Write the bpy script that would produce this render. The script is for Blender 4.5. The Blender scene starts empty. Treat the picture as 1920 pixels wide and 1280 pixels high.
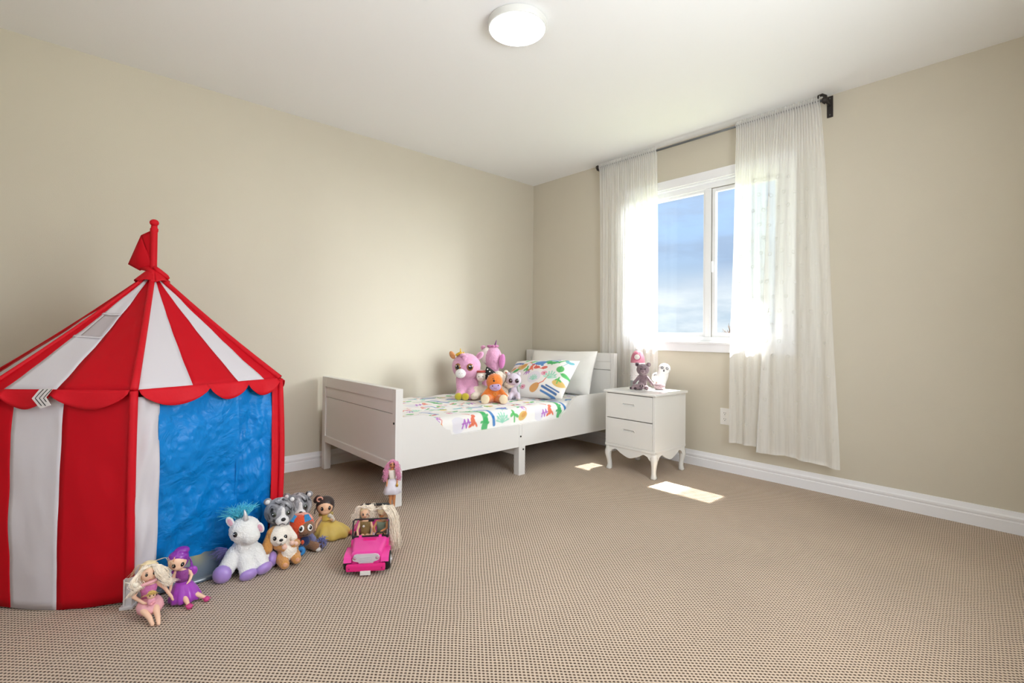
import bpy, bmesh, math, random
import numpy as np
from mathutils import Vector, Matrix, Euler, noise as mnoise

random.seed(7); rng = np.random.default_rng(7)
PI = math.pi
sc = bpy.context.scene
C = sc.collection

# ------------------------------------------------------------------ camera
cam_d = bpy.data.cameras.new('camera'); cam = bpy.data.objects.new('camera', cam_d); C.objects.link(cam)
sc.camera = cam
FPX, YAW, PITCH, ROLL, SHY = 916.5067, -0.832204344, 0.0125459574, 0.0101997665, -26.2623
cyw, syw = math.cos(YAW), math.sin(YAW)
fw = Vector((syw*math.cos(PITCH), cyw*math.cos(PITCH), math.sin(PITCH)))
rt0 = Vector((cyw, -syw, 0)); up0 = rt0.cross(fw)
rt = rt0*math.cos(ROLL)+up0*math.sin(ROLL); up = -rt0*math.sin(ROLL)+up0*math.cos(ROLL)
m = Matrix((rt, up, -fw)).transposed().to_4x4(); m.translation = Vector((3.48718615, -3.45173567, 0.95477737))
cam.matrix_world = m
cam_d.sensor_fit = 'HORIZONTAL'; cam_d.sensor_width = 36.0; cam_d.lens = FPX/1920*36.0
cam_d.shift_y = SHY/1920; cam_d.clip_start = 0.02; cam_d.clip_end = 500

# ------------------------------------------------------------------ view, world, sun, lamps
vs = sc.view_settings
vs.view_transform = 'Standard'; vs.look = 'None'; vs.gamma = 1.0; vs.use_curve_mapping = False
vs.exposure = 0.52
sc.cycles.max_bounces = 10; sc.cycles.diffuse_bounces = 6; sc.cycles.glossy_bounces = 3
sc.cycles.transmission_bounces = 6; sc.cycles.transparent_max_bounces = 16
sc.cycles.caustics_reflective = False; sc.cycles.caustics_refractive = False
sc.cycles.sample_clamp_indirect = 6.0

def lin(c):
    if isinstance(c, str):
        c = tuple(int(c[i:i+2], 16)/255 for i in (0, 2, 4))
    return tuple((x/12.92 if x <= .04045 else ((x+.055)/1.055)**2.4) for x in c)

W = bpy.data.worlds.new('sky'); sc.world = W; W.use_nodes = True
nt = W.node_tree; nt.nodes.clear()
def N(nt, typ, **kw):
    n = nt.nodes.new(typ)
    for k, v in kw.items(): setattr(n, k, v)
    return n
def ramp(nt, stops, interp='LINEAR'):
    r = N(nt, 'ShaderNodeValToRGB'); cr = r.color_ramp; cr.interpolation = interp
    while len(cr.elements) > 1: cr.elements.remove(cr.elements[-1])
    cr.elements[0].position = stops[0][0]; cr.elements[0].color = (*stops[0][1], 1)
    for p, c in stops[1:]:
        e = cr.elements.new(p); e.color = (*c, 1)
    return r
SKY_STRENGTH = 0.92
tc = N(nt, 'ShaderNodeTexCoord'); sep = N(nt, 'ShaderNodeSeparateXYZ')
nt.links.new(tc.outputs['Generated'], sep.inputs[0])
grad = ramp(nt, [(0.0, lin('c3d0da')), (0.03, lin('bccddd')), (0.08, lin('c9d4e0')), (0.13, lin('a9c0dc')), (0.2, lin('abc9ef')),
                 (0.32, lin('b2d3fb')), (1.0, lin('8db8ec'))])
nt.links.new(sep.outputs['Z'], grad.inputs[0])
mp = N(nt, 'ShaderNodeMapping'); mp.inputs['Scale'].default_value = (4.2, 4.2, 17.0)
nt.links.new(tc.outputs['Generated'], mp.inputs[0])
nz = N(nt, 'ShaderNodeTexNoise'); nz.inputs['Scale'].default_value = 1.6; nz.inputs['Detail'].default_value = 6; nz.inputs['Roughness'].default_value = .55
nt.links.new(mp.outputs[0], nz.inputs['Vector'])
cl = ramp(nt, [(0.42, (0, 0, 0)), (0.62, (1, 1, 1))])
nt.links.new(nz.outputs['Fac'], cl.inputs[0])
ccol = ramp(nt, [(0.0, lin('dfe6ee')), (0.07, lin('e2e8ef')), (0.14, lin('9fb4d2')), (0.24, lin('a9bedd')), (1.0, lin('c2d0e6'))])
nt.links.new(sep.outputs['Z'], ccol.inputs[0])
mx = N(nt, 'ShaderNodeMix', data_type='RGBA'); nt.links.new(cl.outputs[0], mx.inputs[0])
nt.links.new(grad.outputs[0], mx.inputs[6]); nt.links.new(ccol.outputs[0], mx.inputs[7])
bg = N(nt, 'ShaderNodeBackground'); bg.inputs['Strength'].default_value = SKY_STRENGTH
nt.links.new(mx.outputs[2], bg.inputs[0])
wo = N(nt, 'ShaderNodeOutputWorld'); nt.links.new(bg.outputs[0], wo.inputs[0])

def lamp(name, typ, loc, energy, color=(1, 1, 1), direction=None, **kw):
    d = bpy.data.lights.new(name, typ); d.energy = energy; d.color = color
    for k, v in kw.items(): setattr(d, k, v)
    o = bpy.data.objects.new(name, d); C.objects.link(o); o.location = loc
    if direction is not None: o.rotation_euler = Vector(direction).to_track_quat('-Z', 'Y').to_euler()
    return o
SUN_DIR = (-0.045, -0.565, -1.0)
lamp('sun', 'SUN', (2, 3, 6), 26.0, (1.0, 0.96, 0.9), SUN_DIR, angle=math.radians(0.53))
# added fill lamp outside the window, out of view, to brighten the room
lamp('outside_fill', 'AREA', (6.2, 3.6, 2.9), 1250.0, (0.94, 0.972, 1.0), (-4.45, -3.6, -1.35), shape='RECTANGLE', size=3.2, size_y=3.0)
# added fill lamp standing in the made-up second window of the right-hand wall
lamp('side_fill', 'AREA', (3.88, -2.05, 1.36), 34.0, (0.92, 0.965, 1.0), (-1, -.12, -.10), shape='RECTANGLE', size=1.15, size_y=1.05)
# weak fill lamp added in the unseen doorway behind the camera
lamp('doorway_fill', 'AREA', (2.3, -4.36, 1.1), 3.0, (1.0, 0.98, 0.96), (0, 1, 0), shape='RECTANGLE', size=0.8, size_y=1.9)
# unseen fill lamp added behind the camera, aimed up to bounce off the ceiling
lamp('ceiling_fill', 'AREA', (3.25, -3.75, 1.55), 11.0, (0.92, 0.962, 1.0), (-.12, .12, 1), shape='DISK', size=0.5)

# ------------------------------------------------------------------ materials
MATS = {}
def mat(name, col, rough=.6, metal=0.0, bump=0.0, bscale=60.0, var=0.0, vscale=8.0, sheen=0.0, trans=None, emit=None, attr=None, coat=0.0, spec=.5, sss=0.0):
    if name in MATS: return MATS[name]
    m = bpy.data.materials.new(name); m.use_nodes = True; MATS[name] = m
    t = m.node_tree; b = t.nodes['Principled BSDF']
    c = lin(col) if isinstance(col, str) else col
    b.inputs['Base Color'].default_value = (*c, 1); b.inputs['Roughness'].default_value = rough
    b.inputs['Metallic'].default_value = metal; b.inputs['Specular IOR Level'].default_value = spec
    b.inputs['Sheen Weight'].default_value = sheen; b.inputs['Coat Weight'].default_value = coat
    tcn = N(t, 'ShaderNodeTexCoord')
    src = None
    if attr:
        a = N(t, 'ShaderNodeAttribute'); a.attribute_name = attr; src = a.outputs['Color']
    if var:
        n = N(t, 'ShaderNodeTexNoise'); n.inputs['Scale'].default_value = vscale; n.inputs['Detail'].default_value = 4
        t.links.new(tcn.outputs['Object'], n.inputs['Vector'])
        hs = N(t, 'ShaderNodeMapRange'); hs.inputs['To Min'].default_value = 1-var; hs.inputs['To Max'].default_value = 1+var
        hs.inputs['From Min'].default_value = .3; hs.inputs['From Max'].default_value = .7
        t.links.new(n.outputs['Fac'], hs.inputs[0])
        mxx = N(t, 'ShaderNodeVectorMath', operation='SCALE'); t.links.new(hs.outputs[0], mxx.inputs['Scale'])
        if src is not None: t.links.new(src, mxx.inputs[0])
        else: mxx.inputs[0].default_value = c
        src = mxx.outputs[0]
    if src is not None: t.links.new(src, b.inputs['Base Color'])
    if bump:
        n = N(t, 'ShaderNodeTexNoise'); n.inputs['Scale'].default_value = bscale; n.inputs['Detail'].default_value = 5
        t.links.new(tcn.outputs['Object'], n.inputs['Vector'])
        bp = N(t, 'ShaderNodeBump'); bp.inputs['Strength'].default_value = bump; bp.inputs['Distance'].default_value = .01
        t.links.new(n.outputs['Fac'], bp.inputs['Height']); t.links.new(bp.outputs[0], b.inputs['Normal'])
    if trans is not None:      # part of the light shines through thin cloth
        tr = N(t, 'ShaderNodeBsdfTranslucent'); tr.inputs[0].default_value = (*c, 1)
        if src is not None: t.links.new(src, tr.inputs[0])
        ms = N(t, 'ShaderNodeMixShader'); ms.inputs[0].default_value = trans
        out = t.nodes['Material Output']
        t.links.new(b.outputs[0], ms.inputs[1]); t.links.new(tr.outputs[0], ms.inputs[2]); t.links.new(ms.outputs[0], out.inputs[0])
    if emit:
        b.inputs['Emission Color'].default_value = (*c, 1); b.inputs['Emission Strength'].default_value = emit
    return m

WALL = mat('wall_paint', 'cbc4b4', .75, bump=.06, bscale=220, var=.015, vscale=2.0, spec=.25)
CEIL = mat('ceiling_paint', 'f2f3f4', .85, bump=.05, bscale=180, spec=.2)
TRIM = mat('white_trim_paint', 'ebebee', .45, spec=.3)
BEDW = mat('white_lacquer', 'e3e1de', .38, var=.01, vscale=4)
NSW = mat('nightstand_white_gloss', 'e4e3df', .22, coat=.2)
BLACK = mat('black_plastic', '18171a', .35)
DARKM = mat('dark_iron', '3a3533', .45, metal=.6, bump=.2, bscale=150)
RODM = mat('grey_rod_metal', '6f7173', .35, metal=.7)
VINYL = mat('window_vinyl', 'ebecee', .5, spec=.25)

# carpet: looped pile with a square grid of dark recesses between the loops
def carpet_mat():
    m = bpy.data.materials.new('looped_carpet'); m.use_nodes = True
    t = m.node_tree; b = t.nodes['Principled BSDF']; b.inputs['Roughness'].default_value = .95; b.inputs['Specular IOR Level'].default_value = .15
    b.inputs['Sheen Weight'].default_value = .15
    tcn = N(t, 'ShaderNodeTexCoord')
    nw = N(t, 'ShaderNodeTexNoise'); nw.inputs['Scale'].default_value = 9.0; nw.inputs['Detail'].default_value = 2
    t.links.new(tcn.outputs['Object'], nw.inputs['Vector'])
    sub = N(t, 'ShaderNodeVectorMath', operation='SUBTRACT'); sub.inputs[1].default_value = (.5, .5, .5); t.links.new(nw.outputs['Color'], sub.inputs[0])
    scl = N(t, 'ShaderNodeVectorMath', operation='SCALE'); scl.inputs['Scale'].default_value = .008; t.links.new(sub.outputs[0], scl.inputs[0])
    add = N(t, 'ShaderNodeVectorMath', operation='ADD'); t.links.new(tcn.outputs['Object'], add.inputs[0]); t.links.new(scl.outputs[0], add.inputs[1])
    s = N(t, 'ShaderNodeSeparateXYZ'); t.links.new(add.outputs[0], s.inputs[0])
    P = .0116
    def mth(op, a, bb=None):
        n = N(t, 'ShaderNodeMath', operation=op)
        for i, v in enumerate((a, bb)):
            if v is None: continue
            if isinstance(v, (int, float)): n.inputs[i].default_value = v
            else: t.links.new(v, n.inputs[i])
        return n.outputs[0]
    # rows run diagonally across the room; each hole is longer along its row
    da = mth('MULTIPLY', mth('ADD', s.outputs[0], s.outputs[1]), .70711); db = mth('MULTIPLY', mth('SUBTRACT', s.outputs[0], s.outputs[1]), .70711)
    da = mth('ADD', da, mth('MULTIPLY', db, -.14))
    cx = mth('COSINE', mth('MULTIPLY', da, 2*PI/P)); cy_ = mth('COSINE', mth('MULTIPLY', db, 2*PI/P))
    ha = mth('MULTIPLY_ADD', cx, .5); hb_ = mth('MULTIPLY_ADD', cy_, .5)
    for n in t.nodes:
        if n.type == 'MATH' and n.operation == 'MULTIPLY_ADD': n.inputs[2].default_value = .5
    hole = mth('MULTIPLY', mth('POWER', ha, .8), mth('POWER', hb_, 1.25))
    fine = N(t, 'ShaderNodeTexNoise'); fine.inputs['Scale'].default_value = 420; fine.inputs['Detail'].default_value = 2
    t.links.new(tcn.outputs['Object'], fine.inputs['Vector'])
    h2 = mth('ADD', hole, mth('MULTIPLY', mth('SUBTRACT', fine.outputs['Fac'], .5), .5))
    rmp = ramp(t, [(0.0, lin('ccb9a5')), (0.26, lin('b8a28c')), (0.44, lin('8a6f57')), (0.62, lin('503a29')), (1.0, lin('2f2016'))])
    t.links.new(h2, rmp.inputs[0])
    # worn, slightly darker soil patches with a shape of their own
    ws = N(t, 'ShaderNodeTexNoise'); ws.inputs['Scale'].default_value = 1.7; ws.inputs['Detail'].default_value = 3
    t.links.new(tcn.outputs['Object'], ws.inputs['Vector'])
    mr = N(t, 'ShaderNodeMapRange'); mr.inputs['From Min'].default_value = .3; mr.inputs['From Max'].default_value = .7; mr.inputs['To Min'].default_value = .93; mr.inputs['To Max'].default_value = 1.04
    t.links.new(ws.outputs['Fac'], mr.inputs[0])
    v = N(t, 'ShaderNodeVectorMath', operation='SCALE'); t.links.new(rmp.outputs[0], v.inputs[0]); t.links.new(mr.outputs[0], v.inputs['Scale'])
    t.links.new(v.outputs[0], b.inputs['Base Color'])
    bp = N(t, 'ShaderNodeBump'); bp.inputs['Strength'].default_value = .7; bp.inputs['Distance'].default_value = .004; bp.invert = True
    t.links.new(h2, bp.inputs['Height']); t.links.new(bp.outputs[0], b.inputs['Normal'])
    return m
CARPET = carpet_mat()

def glass_mat():
    m = bpy.data.materials.new('window_glass'); m.use_nodes = True
    t = m.node_tree; t.nodes.remove(t.nodes['Principled BSDF']); out = t.nodes['Material Output']
    tr = N(t, 'ShaderNodeBsdfTransparent'); tr.inputs[0].default_value = (.97, .985, .98, 1)
    gl = N(t, 'ShaderNodeBsdfGlossy'); gl.inputs['Roughness'].default_value = .01
    ms = N(t, 'ShaderNodeMixShader'); ms.inputs[0].default_value = .018; t.links.new(tr.outputs[0], ms.inputs[1]); t.links.new(gl.outputs[0], ms.inputs[2])
    t.links.new(ms.outputs[0], out.inputs[0]); return m
GLASS = glass_mat()

def sheer_mat():
    m = bpy.data.materials.new('sheer_voile'); m.use_nodes = True
    t = m.node_tree; t.nodes.remove(t.nodes['Principled BSDF']); out = t.nodes['Material Output']
    tcn = N(t, 'ShaderNodeTexCoord')
    mpp = N(t, 'ShaderNodeMapping'); mpp.inputs['Scale'].default_value = (70, 70, 4); t.links.new(tcn.outputs['Object'], mpp.inputs[0])
    n = N(t, 'ShaderNodeTexNoise'); n.inputs['Scale'].default_value = 1.0; n.inputs['Detail'].default_value = 5; t.links.new(mpp.outputs[0], n.inputs['Vector'])
    mr = N(t, 'ShaderNodeMapRange'); mr.inputs['From Min'].default_value = .3; mr.inputs['From Max'].default_value = .7; mr.inputs['To Min'].default_value = .64; mr.inputs['To Max'].default_value = .73
    t.links.new(n.outputs['Fac'], mr.inputs[0])
    df = N(t, 'ShaderNodeBsdfDiffuse'); df.inputs[0].default_value = (.96, .96, .95, 1)
    tl = N(t, 'ShaderNodeBsdfTranslucent'); tl.inputs[0].default_value = (.95, .95, .94, 1)
    tp = N(t, 'ShaderNodeBsdfTransparent')
    m1 = N(t, 'ShaderNodeMixShader'); m1.inputs[0].default_value = .5; t.links.new(df.outputs[0], m1.inputs[1]); t.links.new(tl.outputs[0], m1.inputs[2])
    m2 = N(t, 'ShaderNodeMixShader'); t.links.new(mr.outputs[0], m2.inputs[0]); t.links.new(tp.outputs[0], m2.inputs[1]); t.links.new(m1.outputs[0], m2.inputs[2])
    t.links.new(m2.outputs[0], out.inputs[0]); return m
SHEER = sheer_mat()

# ------------------------------------------------------------------ mesh helpers
def link(name, me, ma=None, parent=None, smooth=False, loc=None, rot=None):
    o = bpy.data.objects.new(name, me); C.objects.link(o)
    if ma is not None:
        me.materials.clear(); me.materials.append(ma)
    if smooth:
        me.polygons.foreach_set('use_smooth', [True]*len(me.polygons))
    if parent is not None: o.parent = parent
    if loc is not None: o.location = loc
    if rot is not None: o.rotation_euler = rot
    return o
def tag(o, label=None, cat=None, group=None, kind=None):
    if label: o['label'] = label
    if cat: o['category'] = cat
    if group: o['group'] = group
    if kind: o['kind'] = kind
    return o
def thing(name, label, cat, loc=(0, 0, 0), rz=0.0, group=None, scale=1.0):
    o = bpy.data.objects.new(name, None); C.objects.link(o); o.location = loc; o.rotation_euler = (0, 0, rz); o.scale = (scale,)*3
    o.empty_display_size = .05
    return tag(o, label, cat, group)

class MB:
    def __init__(s): s.v = []; s.f = []
    def add(s, vs, fs):
        k = len(s.v); s.v += [tuple(p) for p in vs]; s.f += [tuple(i+k for i in f) for f in fs]; return s
    def box(s, x0, x1, y0, y1, z0, z1, b=0.0, rot=None):
        bm = bmesh.new(); bmesh.ops.create_cube(bm, size=1)
        for v in bm.verts: v.co = Vector(((x0+x1)/2+v.co.x*(x1-x0), (y0+y1)/2+v.co.y*(y1-y0), (z0+z1)/2+v.co.z*(z1-z0)))
        if b: bmesh.ops.bevel(bm, geom=bm.edges[:], offset=b, segments=2, profile=.6, affect='EDGES')
        return s.bm(bm, rot)
    def bm(s, bm, M=None):
        bm.verts.index_update()
        vs = [(M @ v.co if M is not None else v.co)[:] for v in bm.verts]
        fs = [[v.index for v in f.verts] for f in bm.faces]; bm.free(); return s.add(vs, fs)
    def prism(s, poly, a0, a1, axis='y'):
        """polygon in two axes extruded along the third"""
        n = len(poly); put = {'y': lambda p, a: (p[0], a, p[1]), 'x': lambda p, a: (a, p[0], p[1]), 'z': lambda p, a: (p[0], p[1], a)}[axis]
        vs = [put(p, a0) for p in poly]+[put(p, a1) for p in poly]
        fs = [tuple(range(n)), tuple(range(2*n-1, n-1, -1))]+[(i, (i+1) % n, n+(i+1) % n, n+i) for i in range(n)]
        return s.add(vs, fs)
    def lathe(s, prof, seg=24, M=None, cap=True):
        vs = []; fs = []
        for r, z in prof:
            for k in range(seg):
                a = 2*PI*k/seg; p = Vector((r*math.cos(a), r*math.sin(a), z)); vs.append((M @ p)[:] if M is not None else p[:])
        for i in range(len(prof)-1):
            for k in range(seg):
                fs.append((i*seg+k, i*seg+(k+1) % seg, (i+1)*seg+(k+1) % seg, (i+1)*seg+k))
        if cap: fs += [tuple(range(seg-1, -1, -1)), tuple((len(prof)-1)*seg+k for k in range(seg))]
        return s.add(vs, fs)
    def tube(s, pts, r, seg=8, closed=False):
        pts = [Vector(p) for p in pts]; n = len(pts)
        rr = r if hasattr(r, '__len__') else [r]*n
        vs = []; fs = []; ref = Vector((.13, .31, .94)); prev = None
        for i, p in enumerate(pts):
            d = (pts[(i+1) % n if closed else min(i+1, n-1)]-pts[(i-1) % n if closed else max(i-1, 0)])
            d = d.normalized() if d.length > 1e-9 else Vector((0, 0, 1))
            a = (prev-d*prev.dot(d)) if prev is not None else d.cross(ref)
            if a.length < 1e-6: a = d.cross(Vector((1, 0, 0)))
            a.normalize(); prev = a; b = d.cross(a)
            for k in range(seg):
                t = 2*PI*k/seg; vs.append((p+(a*math.cos(t)+b*math.sin(t))*rr[i])[:])
        for i in range(n if closed else n-1):
            j = (i+1) % n
            for k in range(seg): fs.append((i*seg+k, i*seg+(k+1) % seg, j*seg+(k+1) % seg, j*seg+k))
        if not closed: fs += [tuple(range(seg-1, -1, -1)), tuple((n-1)*seg+k for k in range(seg))]
        return s.add(vs, fs)
    def ell(s, c, r, M=None, seg=20, rings=12):
        R = M if M is not None else Matrix.Identity(3); c = Vector(c); vs = [(c+R @ Vector((0, 0, -r[2])))[:]]; fs = []
        for i in range(1, rings):
            t = -PI/2+PI*i/rings
            for k in range(seg):
                a = 2*PI*k/seg; vs.append((c+R @ Vector((r[0]*math.cos(t)*math.cos(a), r[1]*math.cos(t)*math.sin(a), r[2]*math.sin(t))))[:])
        vs.append((c+R @ Vector((0, 0, r[2])))[:]); top = len(vs)-1
        for k in range(seg): fs.append((0, 1+(k+1) % seg, 1+k)); fs.append((top, top-seg+k, top-seg+(k+1) % seg))
        for i in range(rings-2):
            for k in range(seg): fs.append((1+i*seg+k, 1+i*seg+(k+1) % seg, 1+(i+1)*seg+(k+1) % seg, 1+(i+1)*seg+k))
        return s.add(vs, fs)
    def grid(s, nu, nv, fn, closed_u=False):
        vs = [fn(i/(nu if closed_u else nu-1), j/(nv-1)) for j in range(nv) for i in range(nu)]
        fs = []
        for j in range(nv-1):
            for i in range(nu if closed_u else nu-1):
                a = j*nu+i; b = j*nu+(i+1) % nu; fs.append((a, b, b+nu, a+nu))
        return s.add(vs, fs)
    def mesh(s, name):
        me = bpy.data.meshes.new(name); me.from_pydata(s.v, [], s.f); me.update(); return me
    def obj(s, name, ma, parent=None, smooth=False, fixn=True, **kw):
        me = s.mesh(name)
        if fixn:
            bm = bmesh.new(); bm.from_mesh(me); bmesh.ops.recalc_face_normals(bm, faces=bm.faces[:]); bm.to_mesh(me); bm.free()
        o = link(name, me, ma, parent, smooth, **kw)
        if smooth == 'auto':
            ang = math.radians(40)
            bm = bmesh.new(); bm.from_mesh(me)
            for e in bm.edges:
                if len(e.link_faces) == 2 and e.calc_face_angle(0) > ang: e.smooth = False
            bm.to_mesh(me); bm.free()
        return o

def thicken(o, t, offset=0.0):
    md = o.modifiers.new('thickness', 'SOLIDIFY'); md.thickness = t; md.offset = offset; return o

def rotm(e): return Euler(e).to_matrix()

# soft toy bodies: ellipsoids and capsules fused into one continuous surface, coloured by the piece each point belongs to
def E(c, r, col=None, rot=(0, 0, 0)): return ('e', Vector(c), r, rotm(rot), col)
def K(a, b, ra, rb, col=None): return ('c', Vector(a), Vector(b), ra, rb, col)
def blob(name, prims, ma, parent=None, vox=.004, it=6, attr=False, fac=.5, fuzz=0.0):
    mb = MB()
    for p in prims:
        if p[0] == 'e': mb.ell(p[1], p[2], p[3], 20, 14)
        else:
            a, b, ra, rb = p[1:5]; mb.ell(a, (ra,)*3, None, 14, 10); mb.ell(b, (rb,)*3, None, 14, 10)
            if (b-a).length > 1e-5: mb.tube([a+(b-a)*t for t in (0, .25, .5, .75, 1)], [ra+(rb-ra)*t for t in (0, .25, .5, .75, 1)], 14)
    me = mb.mesh(name); o = bpy.data.objects.new(name, me); C.objects.link(o)
    md = o.modifiers.new('fuse', 'REMESH'); md.mode = 'VOXEL'; md.voxel_size = vox
    sm = o.modifiers.new('soft', 'SMOOTH'); sm.iterations = it; sm.factor = fac
    dg = bpy.context.evaluated_depsgraph_get(); dg.update()
    nm = bpy.data.meshes.new_from_object(o.evaluated_get(dg)); nm.name = name
    bpy.data.objects.remove(o); bpy.data.meshes.remove(me)
    n = len(nm.vertices); co = np.empty(n*3, np.float32); nm.vertices.foreach_get('co', co); co = co.reshape(-1, 3)
    if attr:
        best = np.full(n, 1e9); col = np.ones((n, 4), np.float32)
        for p in prims:
            if p[0] == 'e':
                R = np.array(p[3]); q = (co-np.array(p[1]))@R; r = np.array(p[2]); k0 = np.linalg.norm(q/r, axis=1); k1 = np.linalg.norm(q/r**2, axis=1)+1e-9
                d = k0*(k0-1)/k1
            else:
                a = np.array(p[1]); b = np.array(p[2]); ab = b-a; h = np.clip(((co-a)@ab)/max(ab@ab, 1e-9), 0, 1)
                d = np.linalg.norm(co-a-h[:, None]*ab, axis=1)-(p[3]+(p[4]-p[3])*h)
            k = d < best; best[k] = d[k]; c = p[-1]
            col[k, :3] = (p[4] if p[0] == 'e' else p[5])
        at = nm.color_attributes.new('paint', 'FLOAT_COLOR', 'POINT'); at.data.foreach_set('color', col.reshape(-1))
    if fuzz:
        nn = np.empty(n*3, np.float32); nm.vertices.foreach_get('normal', nn); nn = nn.reshape(-1, 3)
        co = co+nn*((rng.random(n)-.3)*fuzz)[:, None]; nm.vertices.foreach_set('co', co.reshape(-1)); nm.update()
    return link(name, nm, ma, parent, True)
def E_(c, r, col, rot=(0, 0, 0)): return E(c, r, lin(col), rot)
def K_(a, b, ra, rb, col): return K(a, b, ra, rb, lin(col))

def surf(c, r, az, el, rot=None):
    """point and outward normal on an ellipsoid; az 0 looks at the viewer (-y), positive to the viewer's right"""
    d = Vector((math.sin(az)*math.cos(el), -math.cos(az)*math.cos(el), math.sin(el)))
    p = Vector((d.x*r[0], d.y*r[1], d.z*r[2])); n = Vector((p.x/r[0]**2, p.y/r[1]**2, p.z/r[2]**2)).normalized()
    if rot is not None: p = rot @ p; n = rot @ n
    return Vector(c)+p, n
def button(name, ma, p, n, rad, thick, parent, ratio=1.0, seg=16):
    """rounded disc lying on a surface"""
    q = n.to_track_quat('Z', 'Y').to_matrix()
    mb = MB().ell((0, 0, 0), (rad, rad*ratio, thick), None, seg, 8)
    o = mb.obj(name, ma, parent, True); o.location = p; o.rotation_euler = q.to_euler(); return o
def eyes(parent, c, r, az, el, rad, iris=None, ratio=1.15, off=0.0, thick=.45, rot=None, white=None, glint=True):
    for s in (-1, 1):
        p, n = surf(c, r, off+s*az, el, rot)
        e = button('eye', mat('black_eye', '0d0b0d', .12, coat=.5) if iris is None else iris, p, n, rad, rad*thick, parent, ratio)
        if iris is not None:
            MB().ell((0, 0, rad*thick*.75), (rad*.62, rad*.62*ratio, rad*thick*.45), None, 14, 8).obj('pupil', mat('black_eye', '0d0b0d', .12, coat=.5), e, True)
        if glint:
            MB().ell((-rad*.25, rad*.3, rad*thick*.95), (rad*.2, rad*.2, rad*.12), None, 8, 6).obj('eye_glint', mat('eye_glint', 'ffffff', .2), e, True)

def strands(name, lines, r0, r1, ma, parent, seg=4):
    mb = MB()
    for L in lines:
        n = len(L); mb.tube(L, [r0+(r1-r0)*i/(n-1) for i in range(n)], seg)
    return mb.obj(name, ma, parent, True, fixn=False)
def lock(p0, pts, curl=0.0, n=9, ph=None, amp=.004, freq=3):
    """polyline through control points with a curl"""
    P = [Vector(p0)]+[Vector(q) for q in pts]; out = []; ph = random.random()*6 if ph is None else ph
    for i in range(n):
        t = i/(n-1)*(len(P)-1); k = min(int(t), len(P)-2); u = t-k; u = u*u*(3-2*u) if curl == 0 else u
        p = P[k].lerp(P[k+1], u); a = ph+freq*2*PI*i/(n-1)
        w = amp*(i/(n-1))**.5
        out.append(p+Vector((math.cos(a)*w, math.sin(a)*w, math.sin(a*.7)*w*.4)))
    return out

# ------------------------------------------------------------------ room shell
H = 2.44; XR = 3.75; YB = -4.25
def struct(name, mb, ma, parent=None, **kw):
    o = mb.obj(name, ma, parent, **kw)
    if parent is None: o['kind'] = 'structure'
    return o
struct('floor', MB().box(-.15, XR+.15, YB-.15, .15, -.1, 0), CARPET)
struct('ceiling', MB().box(-.15, XR+.15, YB-.15, .15, H, H+.12), CEIL)
struct('wall_left', MB().box(-.15, 0, YB-.15, .15, 0, H), WALL)
WX0, WX1, WZ0, WZ1 = 1.165, 2.335, .905, 2.09      # window opening
struct('wall_back', MB().box(0, WX0, 0, .15, 0, H).box(WX1, XR, 0, .15, 0, H).box(WX0, WX1, 0, .15, 0, WZ0).box(WX0, WX1, 0, .15, WZ1, H), WALL)
SY0, SY1, SZ0, SZ1 = -2.65, -1.45, .82, 1.92       # opening of a made-up side window, cut for its fill lamp
struct('wall_right', MB().box(XR, XR+.15, YB-.15, SY0, 0, H).box(XR, XR+.15, SY1, 0, 0, H).box(XR, XR+.15, SY0, SY1, 0, SZ0).box(XR, XR+.15, SY0, SY1, SZ1, H), WALL)
DX0, DX1, DZ = 1.88, 2.72, 2.05                     # added doorway for a fill lamp, out of view behind the camera
struct('wall_front', MB().box(0, DX0, YB-.15, YB, 0, H).box(DX1, XR, YB-.15, YB, 0, H).box(DX0, DX1, YB-.15, YB, DZ, H), WALL)
# baseboards: stepped profile
bp_ = [(0, 0), (.016, 0), (.016, .055), (.013, .058), (.013, .063), (.0155, .068), (.0155, .078), (.011, .086), (.0085, .096), (.006, .108), (0, .108)]
struct('baseboard_left', MB().prism([(d, z) for d, z in bp_], YB, 0, 'y'), TRIM)
struct('baseboard_back', MB().prism([(-d, z) for d, z in bp_], 0.0, XR, 'x'), TRIM)
struct('baseboard_right', MB().prism([(XR-d, z) for d, z in bp_], YB, 0, 'y'), TRIM)
# trim of the added side window and doorway
struct('added_window', MB().box(XR-.018, XR, SY0-.07, SY0, SZ0-.07, SZ1+.07, .003).box(XR-.018, XR, SY1, SY1+.07, SZ0-.07, SZ1+.07, .003)
       .box(XR-.018, XR, SY0, SY1, SZ1, SZ1+.07, .003).box(XR-.018, XR, SY0, SY1, SZ0-.07, SZ0, .003), TRIM)
struct('added_doorway', MB().box(DX0-.07, DX0, YB, YB+.018, 0, DZ+.07, .003).box(DX1, DX1+.07, YB, YB+.018, 0, DZ+.07, .003).box(DX0, DX1, YB, YB+.018, DZ, DZ+.07, .003), TRIM)

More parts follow.
